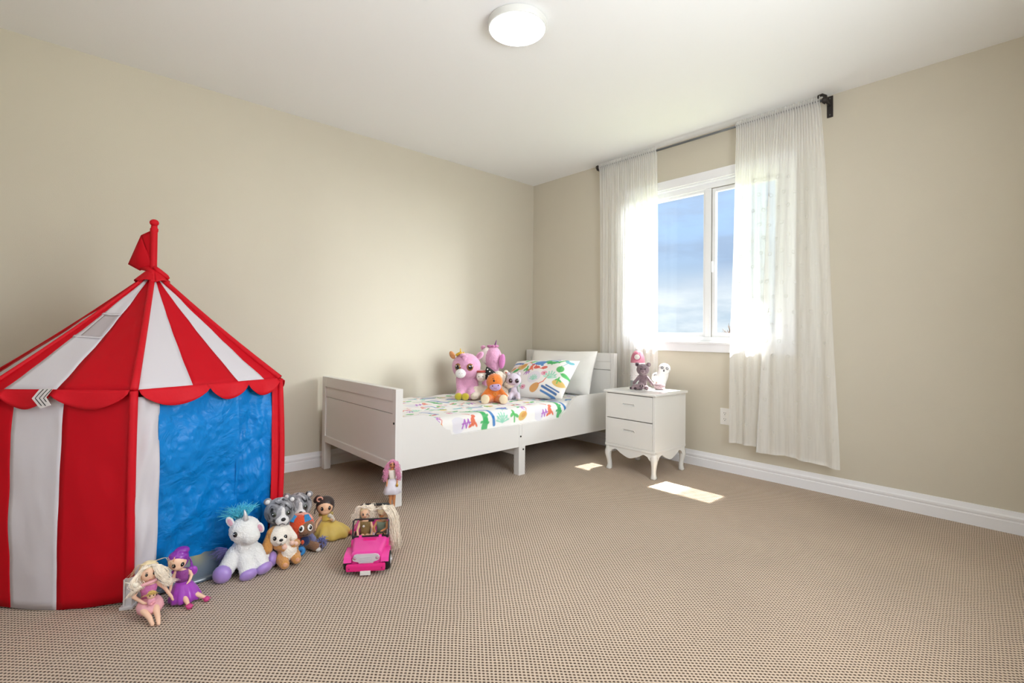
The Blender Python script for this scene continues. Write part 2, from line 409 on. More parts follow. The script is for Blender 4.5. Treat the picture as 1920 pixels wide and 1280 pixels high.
# main window
win = struct('window_1', MB().box(WX0, WX0+.012, .0, .15, WZ0, WZ1).box(WX1-.012, WX1, .0, .15, WZ0, WZ1).box(WX0, WX1, .0, .15, WZ1-.012, WZ1).box(WX0, WX1, -.004, .15, WZ0, WZ0+.012), VINYL)
def wpart(name, ma, mb): return mb.obj(name, ma, win)
wpart('casing', TRIM, MB().box(WX0-.066, WX0, -.018, 0, WZ0-.07, WZ1+.066, .003))
wpart('casing', TRIM, MB().box(WX1, WX1+.066, -.018, 0, WZ0-.07, WZ1+.066, .003))
wpart('casing', TRIM, MB().box(WX0, WX1, -.018, 0, WZ1, WZ1+.066, .003))
wpart('apron', TRIM, MB().box(WX0, WX1, -.018, 0, WZ0-.07, WZ0-.012, .003))
wpart('sill', TRIM, MB().box(WX0-.001, WX1+.001, -.03, .012, WZ0-.014, WZ0+.004, .004))
fr = MB().box(WX0+.012, WX0+.05, .03, .11, WZ0+.012, WZ1-.012, .003).box(WX1-.05, WX1-.012, .03, .11, WZ0+.012, WZ1-.012, .003).box(WX0+.05, WX1-.05, .03, .11, WZ1-.05, WZ1-.012, .003).box(WX0+.05, WX1-.05, .03, .11, WZ0+.012, WZ0+.04, .003)
wpart('outer_frame', VINYL, fr)
MX = 1.798
wpart('mullion', VINYL, MB().box(MX-.024, MX+.020, .035, .105, WZ0+.04, WZ1-.05, .003))
sx0, sx1, sz0, sz1 = MX+.020, WX1-.05, WZ0+.04, WZ1-.05
wpart('sash_frame', VINYL, MB().box(sx0, sx0+.03, .045, .075, sz0, sz1, .002).box(sx1-.03, sx1, .045, .075, sz0, sz1, .002).box(sx0+.03, sx1-.03, .045, .075, sz1-.03, sz1, .002).box(sx0+.03, sx1-.03, .045, .075, sz0, sz0+.03, .002))
wpart('sash_gasket', mat('dark_gasket', '8f8a82', .6), MB().box(sx0+.001, sx0+.005, .040, .0455, sz0, sz1).box(sx0, sx1, .040, .0455, sz1-.005, sz1-.001))
wpart('fixed_frame', VINYL, MB().box(WX0+.05, WX0+.075, .05, .09, sz0, sz1, .002).box(MX-.045, MX-.024, .05, .09, sz0, sz1, .002).box(WX0+.075, MX-.045, .05, .09, sz1-.018, sz1, .002).box(WX0+.075, MX-.045, .05, .09, sz0, sz0+.03, .002))
wpart('glass_pane', GLASS, MB().box(WX0+.07, MX-.04, .068, .072, sz0+.02, sz1-.01))
wpart('glass_pane', GLASS, MB().box(sx0+.025, sx1-.025, .058, .062, sz0+.025, sz1-.025))
wpart('sash_latch', VINYL, MB().box(MX+.022, MX+.034, .032, .046, 1.42, 1.50, .003))

# outside: the house wall's roof overhang, ground and far trees
struct('roof_overhang', MB().box(-1.2, 5.0, .15, .72, 2.56, 2.70), mat('soffit_white', 'dcdcd8', .7))
struct('ground_outside', MB().box(-140, 140, 1.0, 260, -3.3, -3.1), mat('meadow', '7c8060', .95, var=.2, vscale=.05))
BARK = mat('bark', '6b5a4e', .9, bump=.4, bscale=30); TWIG = mat('bare_twigs', '8f7d76', .9, var=.15, vscale=3)
def far_tree(x, y, h, wd, label, sd):
    r = random.Random(sd)
    t = thing('far_tree', label, 'tree', (x, y, -3.1), 0, 'trees on the horizon')
    MB().tube([(0, 0, 0), (.05, 0, h*.3), (-.04, .03, h*.6)], [.16, .12, .07], 8).obj('trunk', BARK, t, True)
    mb = MB()
    for i in range(230):
        a = r.random()*6.28; e = r.random()*1.3+.15; L = wd*(.35+.35*r.random()); z0 = h*(.3+.35*r.random())
        d = Vector((math.cos(a)*math.cos(e), math.sin(a)*math.cos(e), math.sin(e)))
        p = Vector((0, 0, z0)); q = p+d*L
        mb.tube([p, p.lerp(q, .5)+Vector((r.uniform(-.1, .1), r.uniform(-.1, .1), .05)), q], [.06, .045, .02], 4)
        for k in range(4):
            s0 = p.lerp(q, .4+.6*r.random()); dd = (d+Vector((r.uniform(-.8, .8), r.uniform(-.8, .8), r.uniform(-.2, .8)))).normalized()
            mb.tube([s0, s0+dd*L*.28], [.035, .015], 4)
    tw = mb.obj('twigs', TWIG, t); tw['kind'] = 'stuff'
far_tree(-22.6, 56.6, 5.5, 2.6, 'tallest bare tree on the horizon beyond the window', 1)
far_tree(-25.0, 52.0, 4.7, 1.3, 'lower bare tree just left of the tallest horizon tree', 2)

# ------------------------------------------------------------------ ceiling light
LX, LY = 1.782, -1.885
cl_ = thing('ceiling_light', 'round flush white ceiling light, switched on, in the middle of the ceiling', 'ceiling light', (LX, LY, H))
MB().lathe([(.135, 0), (.14, -.003), (.14, -.030), (.138, -.034), (.132, -.035), (.132, -.030)], 64).obj('rim', mat('lamp_rim', 'd6d6d2', .5), cl_, 'auto')
MB().lathe([(.1325, -.034), (.131, -.037), (.10, -.041), (.05, -.043), (.001, -.0435)], 64).obj('diffuser', mat('lamp_diffuser', (.92, .965, 1.0), .5, emit=9.0), cl_, True)

# ------------------------------------------------------------------ power outlet
ot = thing('power_outlet', 'white double power outlet on the wall by the curtain hem', 'outlet', (1.946, 0, .385))
MB().box(-.035, .035, -.006, 0, -.058, .058, .003).obj('cover_plate', mat('outlet_white', 'e8e6e2', .35), ot)
for dz in (-.021, .021):
    r_ = MB().prism([(.0165*math.cos(a)*(1 if abs(math.cos(a)) < .9 else .95), dz+.0145*math.sin(a)) for a in [2*PI*k/20 for k in range(20)]], -.0085, -.005, 'y').obj('receptacle', mat('outlet_white', 'e8e6e2', .35), ot)
    for sx, hh in ((-.006, .0075), (.006, .006)):
        MB().box(sx-.0012, sx+.0012, -.0092, -.0075, dz+.001, dz+.001+hh).obj('slot', BLACK, r_)
    MB().lathe([(.0026, -.0092), (.0026, -.0075)], 12, Matrix.Translation((0, 0, dz-.007)) @ Matrix.Rotation(-PI/2, 4, 'X') @ Matrix.Translation((0, 0, .0))).obj('ground_hole', BLACK, r_)
MB().ell((0, -.0065, 0), (.003, .0015, .003)).obj('screw', mat('outlet_white', 'e8e6e2', .35), ot, True)

# ------------------------------------------------------------------ curtain rod and curtains
RY, RZ = -.085, 2.388
rod = thing('curtain_rod', 'thin dark metal curtain rod with scroll ends above the window', 'curtain rod', (1.72, RY, RZ))
MB().tube([(-.83, 0, 0), (.85, 0, 0)], .0085, 16).obj('rod', RODM, rod, True)
MB().ell((-.845, 0, 0), (.018, .018, .02)).tube([(-.835, 0, .004), (-.85, 0, .022), (-.866, 0, .02), (-.868, 0, .004)], .005, 8).obj('finial', DARKM, rod, True)
MB().ell((.858, 0, 0), (.016, .018, .018)).tube([(.85, 0, -.02), (.865, 0, -.005), (.862, 0, .02), (.845, 0, .034), (.825, 0, .032), (.818, 0, .018)], [.011, .011, .010, .009, .008, .006], 10).obj('finial', DARKM, rod, True)
for bx in (-.855, .865):
    b_ = MB().box(bx-.016, bx+.016, .078, .085, -.085, .045, .002).tube([(bx, .08, -.01), (bx, .03, -.012), (bx, .0, -.012)], .008, 8).tube([(bx, .0, -.014), (bx, -.012, 0), (bx, -.006, .014)], .006, 8).obj('bracket', DARKM, rod)
    for bz in (-.07, .03): MB().ell((bx, .077, bz), (.004, .002, .004)).obj('bracket_screw', RODM, b_, True)

def curtain(name, label, path_top, path_bot, zb, seed, split=None, ring_area=None, freq=(34, 9), amp=(.010, .026)):
    r = random.Random(seed); ph = [r.random()*6.28 for _ in range(6)]
    ztop = RZ+.030
    def lerp_path(path, s):
        for (s0, x0, y0), (s1, x1, y1) in zip(path, path[1:]):
            if s <= s1+1e-9:
                u = (s-s0)/(s1-s0); return x0+(x1-x0)*u, y0+(y1-y0)*u
        return path[-1][1:]
    def pos(s, v):             # v 0 top .. 1 bottom
        zz = zb(s) if callable(zb) else zb
        z = ztop+(zz-ztop)*v
        xt, yt = lerp_path(path_top, s); xb, yb = lerp_path(path_bot, s)
        w = min(1, max(0, (v-.02)/.98)); w = w**.8
        x = xt+(xb-xt)*w; y = yt+(yb-yt)*w
        a = amp[0]+(amp[1]-amp[0])*min(1, v*1.6)
        f = math.sin(2*PI*freq[1]*s+ph[0]+1.1*math.sin(3*v+ph[1]))*a*.8+math.sin(2*PI*freq[1]*2.3*s+ph[2]+.8*math.sin(4*v))*a*.35
        g = math.sin(2*PI*freq[0]*s+ph[3])*amp[0]*max(0, 1-v*5)
        if v < .012: g *= 1.3
        # rod pocket hugs the rod
        k = math.exp(-((z-RZ)/.02)**2)
        y = y+(f*min(1, v*4)+g)*(1-.35*k)-.013*k
        x += .004*math.sin(9*v+ph[4]+s*20)*v
        return (x, y, z)
    nu, nv = 170, 90
    th = thing(name, label, 'curtain', (0, 0, 0))
    vv = [0, .004, .008, .012, .016, .022, .03]+[.03+.97*(j/(nv-8)) for j in range(1, nv-7)]
    mb = MB(); vs = [pos(i/(nu-1), v) for v in vv for i in range(nu)]; fs = [(j*nu+i, j*nu+i+1, (j+1)*nu+i+1, (j+1)*nu+i) for j in range(len(vv)-1) for i in range(nu-1)]
    mb.add(vs, fs).obj('sheer_panel', SHEER, th, True, fixn=False)
    # narrow stitched hem
    hm = MB().grid(nu, 3, lambda u, w: tuple(Vector(pos(u, 1-.009*w))+Vector((0, -.0012, 0))))
    hm.obj('hem', SHEER, th, True, fixn=False)
    # embroidered rings
    mr = MB(); rg = []
    for j in range(18):
        for i in range(9):
            s = (i+.5*(j % 2)+.3)/9.3; v = .2+.043*j
            if s < 1: rg.append((s+r.uniform(-.015, .015), v+r.uniform(-.006, .006)))
    for s, v in rg:
        if ring_area and not ring_area(s, v): continue
        if not (0.02 < s < .98): continue
        c = Vector(pos(s, v)); du = (Vector(pos(min(1, s+.006), v))-Vector(pos(max(0, s-.006), v))); du.normalize()
        pts = [c+Vector((0, -.002, 0))+du*math.cos(a)*.011+Vector((0, 0, 1))*math.sin(a)*.011 for a in [2*PI*k/14 for k in range(14)]]
        mr.tube(pts, .0014, 5, closed=True)
    rr = mr.obj('embroidered_rings', mat('ring_thread', 'd9d9d4', .8), th, True, fixn=False); rr['kind'] = 'stuff'
    return th
cy0 = RY
curtain('sheer_curtain', 'gathered white sheer curtain nearest the bed head, hanging behind the nightstand', [(0, .89, cy0), (1, 1.445, cy0)], [(0, .875, cy0+.042), (.45, 1.13, cy0+.040), (1, 1.455, cy0+.018)], .2, 3, freq=(30, 8), amp=(.010, .015), ring_area=lambda s, v: s > .45)
curtain('sheer_curtain', 'wide white sheer curtain hanging in front of the power outlet', [(0, 2.052, cy0), (1, 2.555, cy0)],
        [(0, 2.005, cy0+.02), (.42, 2.27, cy0+.02), (.48, 2.195, cy0-.03), (1, 2.665, cy0-.02)],
        lambda s: .222 if s < .42 else (.222-.03*(s-.42)/.06 if s < .48 else .192+.012*math.sin((s-.48)*9)), 5, freq=(34, 5), amp=(.010, .016))

# ------------------------------------------------------------------ bed
bed = thing('toddler_bed', 'white extendable toddler bed with a panelled footboard, against the left wall', 'bed', (0, 0, 0))
BX0, BX1 = .05, 1.085
SCREW = mat('dark_screw', '231f1e', .4, metal=.5)
def bed_end(name, y0, y1, ztop, zbot, front):
    """framed end panel with posts; front = -1 when the panel face looks to -y"""
    f = MB()
    f.box(BX0, BX0+.052, y0, y1, 0, ztop, .003).box(BX1-.036, BX1, y0, y1, 0, ztop, .003)          # posts
    f.box(BX0+.052, BX1-.036, y0, y1, ztop-.07, ztop, .003)                                          # top rail
    f.box(BX0+.052, BX1-.036, y0, y1, zbot, zbot+.045, .003)                                         # bottom rail
    fo = f.obj(name, BEDW, bed)
    yc = (y0+y1)/2
    MB().box(BX0+.052, BX1-.036, yc-.016, yc+.016, ztop-.137, ztop-.07, .002).obj('upper_panel', BEDW, fo)
    MB().box(BX0+.052, BX1-.036, yc-.013, yc+.013, zbot+.045, ztop-.141, .002).obj('lower_panel', BEDW, fo)
    return fo
fb = bed_end('footboard', -2.117, -2.072, .643, .19, -1)
hb = bed_end('headboard', -.128, -.084, .80, .19, 1)
for (x, z, ax) in ((BX1-.018, .455, 'y'),):
    MB().lathe([(.0065, 0), (.0065, .003), (.002, .0035)], 14, Matrix.Translation((x, -2.1165, z)) @ Matrix.Rotation(PI/2, 4, 'X')).obj('screw', SCREW, fb)
for z in (.46, .32):
    MB().lathe([(.0065, 0), (.0065, .003), (.002, .0035)], 14, Matrix.Translation((BX0+.0005, -2.094, z)) @ Matrix.Rotation(-PI/2, 4, 'Y')).obj('screw', SCREW, fb)
def arc_profile(y0, y1, z0, z1, n=12):
    return [(y0+(y1-y0)*t, z0+(z1-z0)*(.5-.5*math.cos(PI*t))) for t in [i/n for i in range(n+1)]]
RB, RD, RT = .192, .343, .487
def rail(name, x0, x1, cut):
    RT = .487 if cut else .428
    a = [(-2.075, RB), (-1.189, RB), (-1.189, RD)]
    a += ([(-1.72, RD)]+[(-1.72-.03*math.sin(PI/2*t)-.0*t, RD+.03*(1-math.cos(PI/2*t))) for t in (.25, .5, .75, 1)]+arc_profile(-1.755, -1.90, RD+.035, RT-.012, 10)+[(-1.925, RT-.003), (-1.95, RT)] if cut else [(-1.189, RT)])+[(-2.075, RT)]
    b = [(-1.160, RB), (-.126, RB), (-.126, RT), (-.56, RT)]
    b += ([(-.585, RT-.003)]+arc_profile(-.60, -.735, RT-.012, RD+.035, 10)+[(-.74-.03*math.sin(PI/2*t), RD+.03*math.cos(PI/2*t)-.0) for t in (.25, .5, .75, 1)] if cut else [(-1.160, RT)])+([(-1.160, RD)] if cut else [])
    MB().prism(a, x0, x1, 'x').obj(name, BEDW, bed, 'auto'); MB().prism(b, x0-.0, x1-.0, 'x').obj(name, BEDW, bed, 'auto')
rail('side_rail', BX1-.024, BX1-.002, True)
rail('side_rail', BX0+.012, BX0+.032, False)
for x0, x1 in ((BX1-.052, BX1), (BX0+.01, BX0+.06)):
    ml = MB().box(x0, x1, -1.189, -1.131, 0, .200, .003).box(x0, x1, -1.189, -1.162, .197, RD, .003).obj('middle_leg', BEDW, bed)
    if x1 == BX1:
        for y, z in ((-1.175, .262), (-1.150, .172)):
            MB().lathe([(.006, 0), (.006, .003), (.002, .0035)], 14, Matrix.Translation((x1-.0005, y, z)) @ Matrix.Rotation(PI/2, 4, 'Y')).obj('screw', SCREW, ml)
MB().box(BX0+.06, BX1-.052, -1.185, -1.165, .13, .195, .002).obj('cross_rail', BEDW, bed)
for k in range(16):
    y = -2.02+.125*k
    MB().box(BX0+.032, BX1-.024, y, y+.07, .262, .272).obj('slat', mat('slat_pine', 'd9c5a2', .7), bed)

# ------------------------------------------------------------------ printed cotton: white ground with children's drawings of animals and plants
PALN = {'g': '3fae62', 'b': '2b78bd', 'd': '1d5fa0', 'o': 'e0673f', 'y': 'd9b35a', 'm': '8fd3b8', 'p': 'b061c4', 'l': 'd3cfe0', 'k': 'e0a0b8', 'r': 'cf4a3a', 'n': '4cb45a', 't': '5fb0bf', 'a': 'd79a4e'}
PAL = {k: np.array(lin(v)) for k, v in PALN.items()}
def seg_sd(P, Q, r0, r1):
    P = np.array(P, float); Q = np.array(Q, float)
    def f(U, V):
        d = Q-P; h = np.clip(((U-P[0])*d[0]+(V-P[1])*d[1])/max(d@d, 1e-12), 0, 1)
        return np.hypot(U-P[0]-h*d[0], V-P[1]-h*d[1])-(r0+(r1-r0)*h)
    return f
def ell_sd(c, rx, ry, a=0):
    ca, sa = math.cos(a), math.sin(a)
    def f(U, V):
        x = (U-c[0])*ca+(V-c[1])*sa; y = -(U-c[0])*sa+(V-c[1])*ca
        return (np.hypot(x/rx, y/ry)-1)*min(rx, ry)
    return f
def stroke(col, pts, r0, r1=None):
    r1 = r0 if r1 is None else r1; n = len(pts)-1
    return [(col, seg_sd(pts[i], pts[i+1], r0+(r1-r0)*i/n, r0+(r1-r0)*(i+1)/n)) for i in range(n)]
def motif(kind, x, y, s=1.0, a=0.0, flip=1):
    ca, sa = math.cos(a), math.sin(a)
    T = lambda p: (x+s*(flip*p[0]*ca-p[1]*sa), y+s*(flip*p[0]*sa+p[1]*ca))
    S = lambda col, pts, r0, r1=None: stroke(col, [T(p) for p in pts], r0*s, None if r1 is None else r1*s)
    L = lambda col, c, rx, ry, b=0: [(col, ell_sd(T(c), rx*s, ry*s, a+flip*b))]
    if kind == 'croc':
        o = S('g', [(.0, -.10), (.012, -.05), (.01, 0), (-.012, .05), (-.05, .085), (-.10, .10)], .024, .006)
        for q in ((.03, -.07), (.032, -.02), (-.02, -.06), (.0, .05)): o += L('g', q, .012, .008, .6)
        return o
    if kind == 'swoosh': return S('b', [(.02, -.09), (.016, -.04), (.0, .02), (-.03, .06), (-.06, .08)], .012, .008)
    if kind == 'turtle': return L('b', (0, 0), .042, .026)+L('b', (-.05, -.012), .018, .009, .3)+L('b', (.02, -.03), .012, .008)+L('b', (.045, .01), .01, .007)
    if kind == 'fern':
        o = []
        for k in range(7):
            b = -1.4+2.8*k/6; o += S('m', [(0, -.03), (.06*math.sin(b), -.03+.07*math.cos(b)+.01)], .004, .006)
            o += L('m', (.045*math.sin(b), .02*math.cos(b)), .012, .005, b)
        return o
    if kind == 'plant': return S('n', [(0, -.04), (0, .02)], .006)+L('n', (-.018, .01), .022, .011, .7)+L('n', (.02, .0), .024, .012, -.6)+L('n', (0, .03), .010, .022)
    if kind == 'shell': return L('y', (0, 0), .055, .034, .4)+L('a', (.012, .006), .03, .018, .4)+S('o', [(.04, .02), (.06, .06), (.05, .10), (.03, .115)], .003)
    if kind == 'fox': return L('o', (0, 0), .018, .03)+L('o', (.012, .035), .016, .013)+L('o', (-.02, -.025), .02, .009, .5)+L('o', (.024, -.02), .008, .02, .5)+S('o', [(-.01, .05), (-.05, .075)], .004)
    if kind == 'scribble': return S('p', [(-.03, -.02), (-.01, .03), (.0, -.02), (.018, .03), (.03, -.015)], .0045)+S('p', [(-.03, .005), (.035, .01)], .004)
    if kind == 'moon': return L('l', (0, 0), .055, .05)
    if kind == 'leaf': return L('n', (0, 0), .03, .016, .5)+S('g', [(-.03, -.02), (.03, .02)], .0025)
    if kind == 'leafround': return L('n', (0, 0), .026, .024)+S('g', [(0, -.025), (0, .03)], .0025)
    if kind == 'flower': return L('k', (0, 0), .024, .02)+L('r', (0, 0), .007, .006)
    if kind == 'butterfly': return L('t', (-.02, .01), .022, .014, -.6)+L('t', (.02, .012), .022, .014, .6)+S('t', [(0, .02), (0, -.05)], .004, .002)
    if kind == 'rain': return S('d', [(-.07, .02), (.06, -.012)], .009)+S('b', [(-.075, -.01), (.05, -.035)], .007)+S('d', [(-.04, .035), (.075, .01)], .006)
    if kind == 'crab': return L('r', (0, 0), .024, .015)+L('r', (.06, -.005), .022, .016)+S('r', [(0, 0), (.06, -.02)], .004)+S('r', [(-.01, .01), (-.015, .035)], .004)
    if kind == 'sun': return L('y', (0, 0), .045, .026, -.2)
    if kind == 'snake': return S('g', [(-.06, 0), (-.03, .012), (0, 0), (.03, .012), (.06, 0)], .012, .006)
    if kind == 'cat': return L('a', (0, 0), .04, .026, .5)+S('o', [(.03, .02), (.06, .04), (.07, .1)], .004)
    return []
def paint(U, V, motifs):
    col = np.empty(U.shape+(3,)); col[:] = np.array(lin('ece9e6'))
    for ms in motifs:
        for c, f in ms:
            d = f(U, V); w = np.clip(.5-d/.003, 0, 1)*(.55 if c == 'l' else .93)
            col = col*(1-w[..., None])+PAL[c]*w[..., None]
    return col
TU, TV = .70, .58
sheet_m = [motif('moon', .04, .06), motif('scribble', .10, .055), motif('fox', .155, .07), motif('croc', .245, .12), motif('swoosh', .305, .12), motif('fern', .40, .06, .9), motif('turtle', .455, .17),
           motif('plant', .505, .07), motif('shell', .585, .06, .8), motif('flower', .05, .2), motif('crab', .60, .21, .9, .3), motif('leaf', .13, .25), motif('rain', .33, .30, .9, .2), motif('butterfly', .22, .33),
           motif('sun', .45, .30, .8), motif('leafround', .55, .34), motif('snake', .08, .37), motif('fern', .64, .42, .7), motif('cat', .30, .43, .8), motif('plant', .17, .47), motif('scribble', .42, .46), motif('turtle', .55, .50, .8, .5), motif('fox', .06, .52, .9), motif('leaf', .33, .54), motif('flower', .47, .55, .9), motif('swoosh', .66, .28, .7)]
_r = random.Random(12)
for _k in range(46):
    _x, _y = _r.uniform(.03, TU-.03), _r.uniform(.12, TV-.02)
    sheet_m.append(motif(_r.choice(['leaf', 'flower', 'plant', 'fern', 'scribble', 'swoosh', 'snake', 'butterfly', 'crab', 'fox', 'moon', 'sun']), _x, _y, _r.uniform(.45, .75), _r.uniform(-1.5, 1.5)))
sheet_wrapped = []
for ms in sheet_m: sheet_wrapped.append(ms)
def sheet_paint(U, V): return paint(np.mod(U+.0, TU), np.mod(V, TV), sheet_wrapped)
COT = mat('printed_cotton', 'ffffff', .8, attr='print', bump=.12, bscale=40, sheen=.15)
def set_print(o, cols):
    at = o.data.color_attributes.new('print', 'FLOAT_COLOR', 'POINT'); a = np.ones((len(o.data.vertices), 4), np.float32); a[:, :3] = cols.reshape(-1, 3)
    at.data.foreach_set('color', a.reshape(-1))

# mattress in its fitted sheet
MZ = .447; Mx0, Mx1, My0, My1 = .084, 1.057, -2.066, -.132
def mat_profile():
    pts = [(Mx1-.012, .275), (Mx1, .30)]+[(Mx1, .30+.09*i/22) for i in range(1, 23)]
    R = .055
    pts += [(Mx1-R+R*math.cos(t), MZ-R+R*math.sin(t)) for t in [PI/2*i/24 for i in range(1, 25)]]
    x1 = Mx1-R; pts += [(x1-(x1-Mx0-.05)*i/180, MZ) for i in range(1, 181)]
    pts += [(Mx0+.05-.05*math.sin(t), MZ-.05+.05*math.cos(t)) for t in [PI/2*i/8 for i in range(1, 9)]]+[(Mx0, .29), (Mx0+.01, .275)]
    return pts
pf = mat_profile(); NP = len(pf); NY = 560
arc = np.concatenate([[0], np.cumsum([math.hypot(pf[i+1][0]-pf[i][0], pf[i+1][1]-pf[i][1]) for i in range(NP-1)])])
ys = np.linspace(My0, My1, NY)
X = np.array([p[0] for p in pf]); Z = np.array([p[1] for p in pf])
YY, AA = np.meshgrid(ys, arc, indexing='ij')
XX = np.broadcast_to(X, YY.shape).copy(); ZZ = np.broadcast_to(Z, YY.shape).copy()
ed = np.minimum(1, np.minimum(YY-My0, My1-YY)/.05); ZZ = np.where(ZZ > .33, ZZ-(1-np.sqrt(np.clip(1-(1-ed)**2, 0, 1)))*.05*(ZZ-.33)/.117, ZZ)
ZZ += .0022*np.sin(YY*23+AA*9)*np.clip((ZZ-.3)/.1, 0, 1)+.0015*np.sin(AA*41-YY*13)*np.clip((ZZ-.3)/.1, 0, 1)
XX += .002*np.sin(YY*31+1.3)*np.clip((XX-1.0)/.05, 0, 1)
mb = MB(); mb.v = list(map(tuple, np.stack([XX, YY, ZZ], -1).reshape(-1, 3).tolist()))
mb.f = [(j*NP+i, (j+1)*NP+i, (j+1)*NP+i+1, j*NP+i+1) for j in range(NY-1) for i in range(NP-1)]
mb.f += [tuple(range(NP)), tuple((NY-1)*NP+i for i in reversed(range(NP)))]
mt = mb.obj('mattress', COT, None, True)
set_print(mt, sheet_paint(YY+2.015-.30+.70, AA-.06))
tag(mt, 'mattress in a white fitted sheet with colourful animal drawings on the bed', 'mattress')

def cushion(name, label, ma, w, h, t, c, right, upv, nx=120, ny=84, printed=None, sd=1):
    right = Vector(right).normalized(); upv = Vector(upv).normalized(); nrm = right.cross(upv)      # nrm points to the viewer side (front)
    us = np.linspace(-1, 1, nx); vs_ = np.linspace(-1, 1, ny); U, V = np.meshgrid(us, vs_, indexing='xy')
    prof = np.clip((1-np.abs(U)**3.2), 0, 1)**.55*np.clip((1-np.abs(V)**3.2), 0, 1)**.55
    pinch = 1-.07*(np.abs(V)**2)*(1-np.abs(U)**2)*0-.06*(1-np.abs(U*V))*0
    px_ = U*w/2*(1-.05*(1-np.abs(V))**1*np.abs(U)**4*0-.045*np.cos(V*PI/2)*np.abs(U)**3); py_ = V*h/2*(1-.05*np.cos(U*PI/2)*np.abs(V)**3)
    wr = .004*np.sin(U*7+V*4+sd)+.003*np.sin(V*9-U*5+sd*2)
    verts = []; n = nx*ny
    R = np.array(right); UU = np.array(upv); NN = np.array(nrm); cc = np.array(c)
    edge = (np.abs(U) < 1) & (np.abs(V) < 1)
    for sgn in (1, -1):
        tt = sgn*(prof*t/2+np.where(edge, wr*prof, 0))+.0005*sgn
        verts.append(cc+px_[..., None]*R+py_[..., None]*UU+tt[..., None]*NN)
    vv = np.concatenate([v.reshape(-1, 3) for v in verts])
    mb = MB(); mb.v = list(map(tuple, vv.tolist()))
    for b, fl in ((0, False), (n, True)):
        for j in range(ny-1):
            for i in range(nx-1):
                q = (b+j*nx+i, b+j*nx+i+1, b+(j+1)*nx+i+1, b+(j+1)*nx+i); mb.f.append(q[::-1] if fl else q)
    per = [i for i in range(nx)]+[j*nx+nx-1 for j in range(1, ny)]+[(ny-1)*nx+i for i in range(nx-2, -1, -1)]+[j*nx for j in range(ny-2, 0, -1)]
    for k in range(len(per)):
        a, b = per[k], per[(k+1) % len(per)]; mb.f.append((a, n+a, n+b, b))
    o = mb.obj(name, ma, None, True)
    if printed is not None:
        c2 = printed(px_, py_); set_print(o, np.concatenate([c2.reshape(-1, 3), c2.reshape(-1, 3)]))
    tag(o, label, 'pillow'); return o
pm = [motif('cat', .06, -.13, 1.15), motif('rain', .20, -.15, 1.0, -.1), motif('sun', .25, -.08, 1.1), motif('leafround', .22, .05, 1.2), motif('leaf', .27, -.0, 1.1, -.9), motif('plant', .24, -.055 , .7), motif('crab', .0, .06, 1.2, .1), motif('croc', .14, .125, .8, -1.7), motif('turtle', .01, .115, 1.1, .2),
      motif('shell', -.15, .07, .9), motif('butterfly', .25, .13, 1.0, -.4), motif('flower', .10, .0, 1.1), motif('fern', .16, -.02, .9), motif('moon', .02, -.04, 1.1), motif('fern', .02, -.05, .6), motif('leaf', -.06, .125), motif('leaf', -.14, .15, .8), motif('swoosh', -.25, .12, .9, 1.2),
      motif('plant', -.09, .03, .9), motif('flower', -.15, -.04), motif('scribble', -.07, .0, .8), motif('fox', -.05, .055, .8), motif('flower', -.05, -.13), motif('fern', -.12, -.12, .8), motif('rain', .12, .165, .8), motif('leaf', -.2, .03), motif('cat', -.24, .05, .7), motif('turtle', -.22, -.10, .9)]
PCOT = COT
t1 = math.radians(44); a1 = math.radians(10)
Rv = Vector((math.cos(a1), math.sin(a1), .05)); Uv = Vector((-math.sin(a1)*math.sin(t1), math.cos(a1)*math.sin(t1), math.cos(t1)))
Bc = Vector((.735, -.765, MZ+.012))
cushion('pillow', 'pillow in a white case printed with animal drawings, leaning in front', PCOT, .62, .38, .15, Bc+Uv*.185+Rv.cross(Uv)*.0, Rv, Uv, 190, 120, lambda a, b: paint(a, b, pm))
t2 = math.radians(18); a2 = math.radians(4)
Rv = Vector((math.cos(a2), math.sin(a2), .02)); Uv = Vector((-math.sin(a2)*math.sin(t2), math.cos(a2)*math.sin(t2), math.cos(t2)))
cushion('pillow', 'plain white pillow standing against the headboard', mat('white_cotton', 'efede9', .85, bump=.15, bscale=25, sheen=.15), .70, .38, .17, Vector((.625, -.33, MZ+.012))+Uv*.178, Rv, Uv, sd=4)

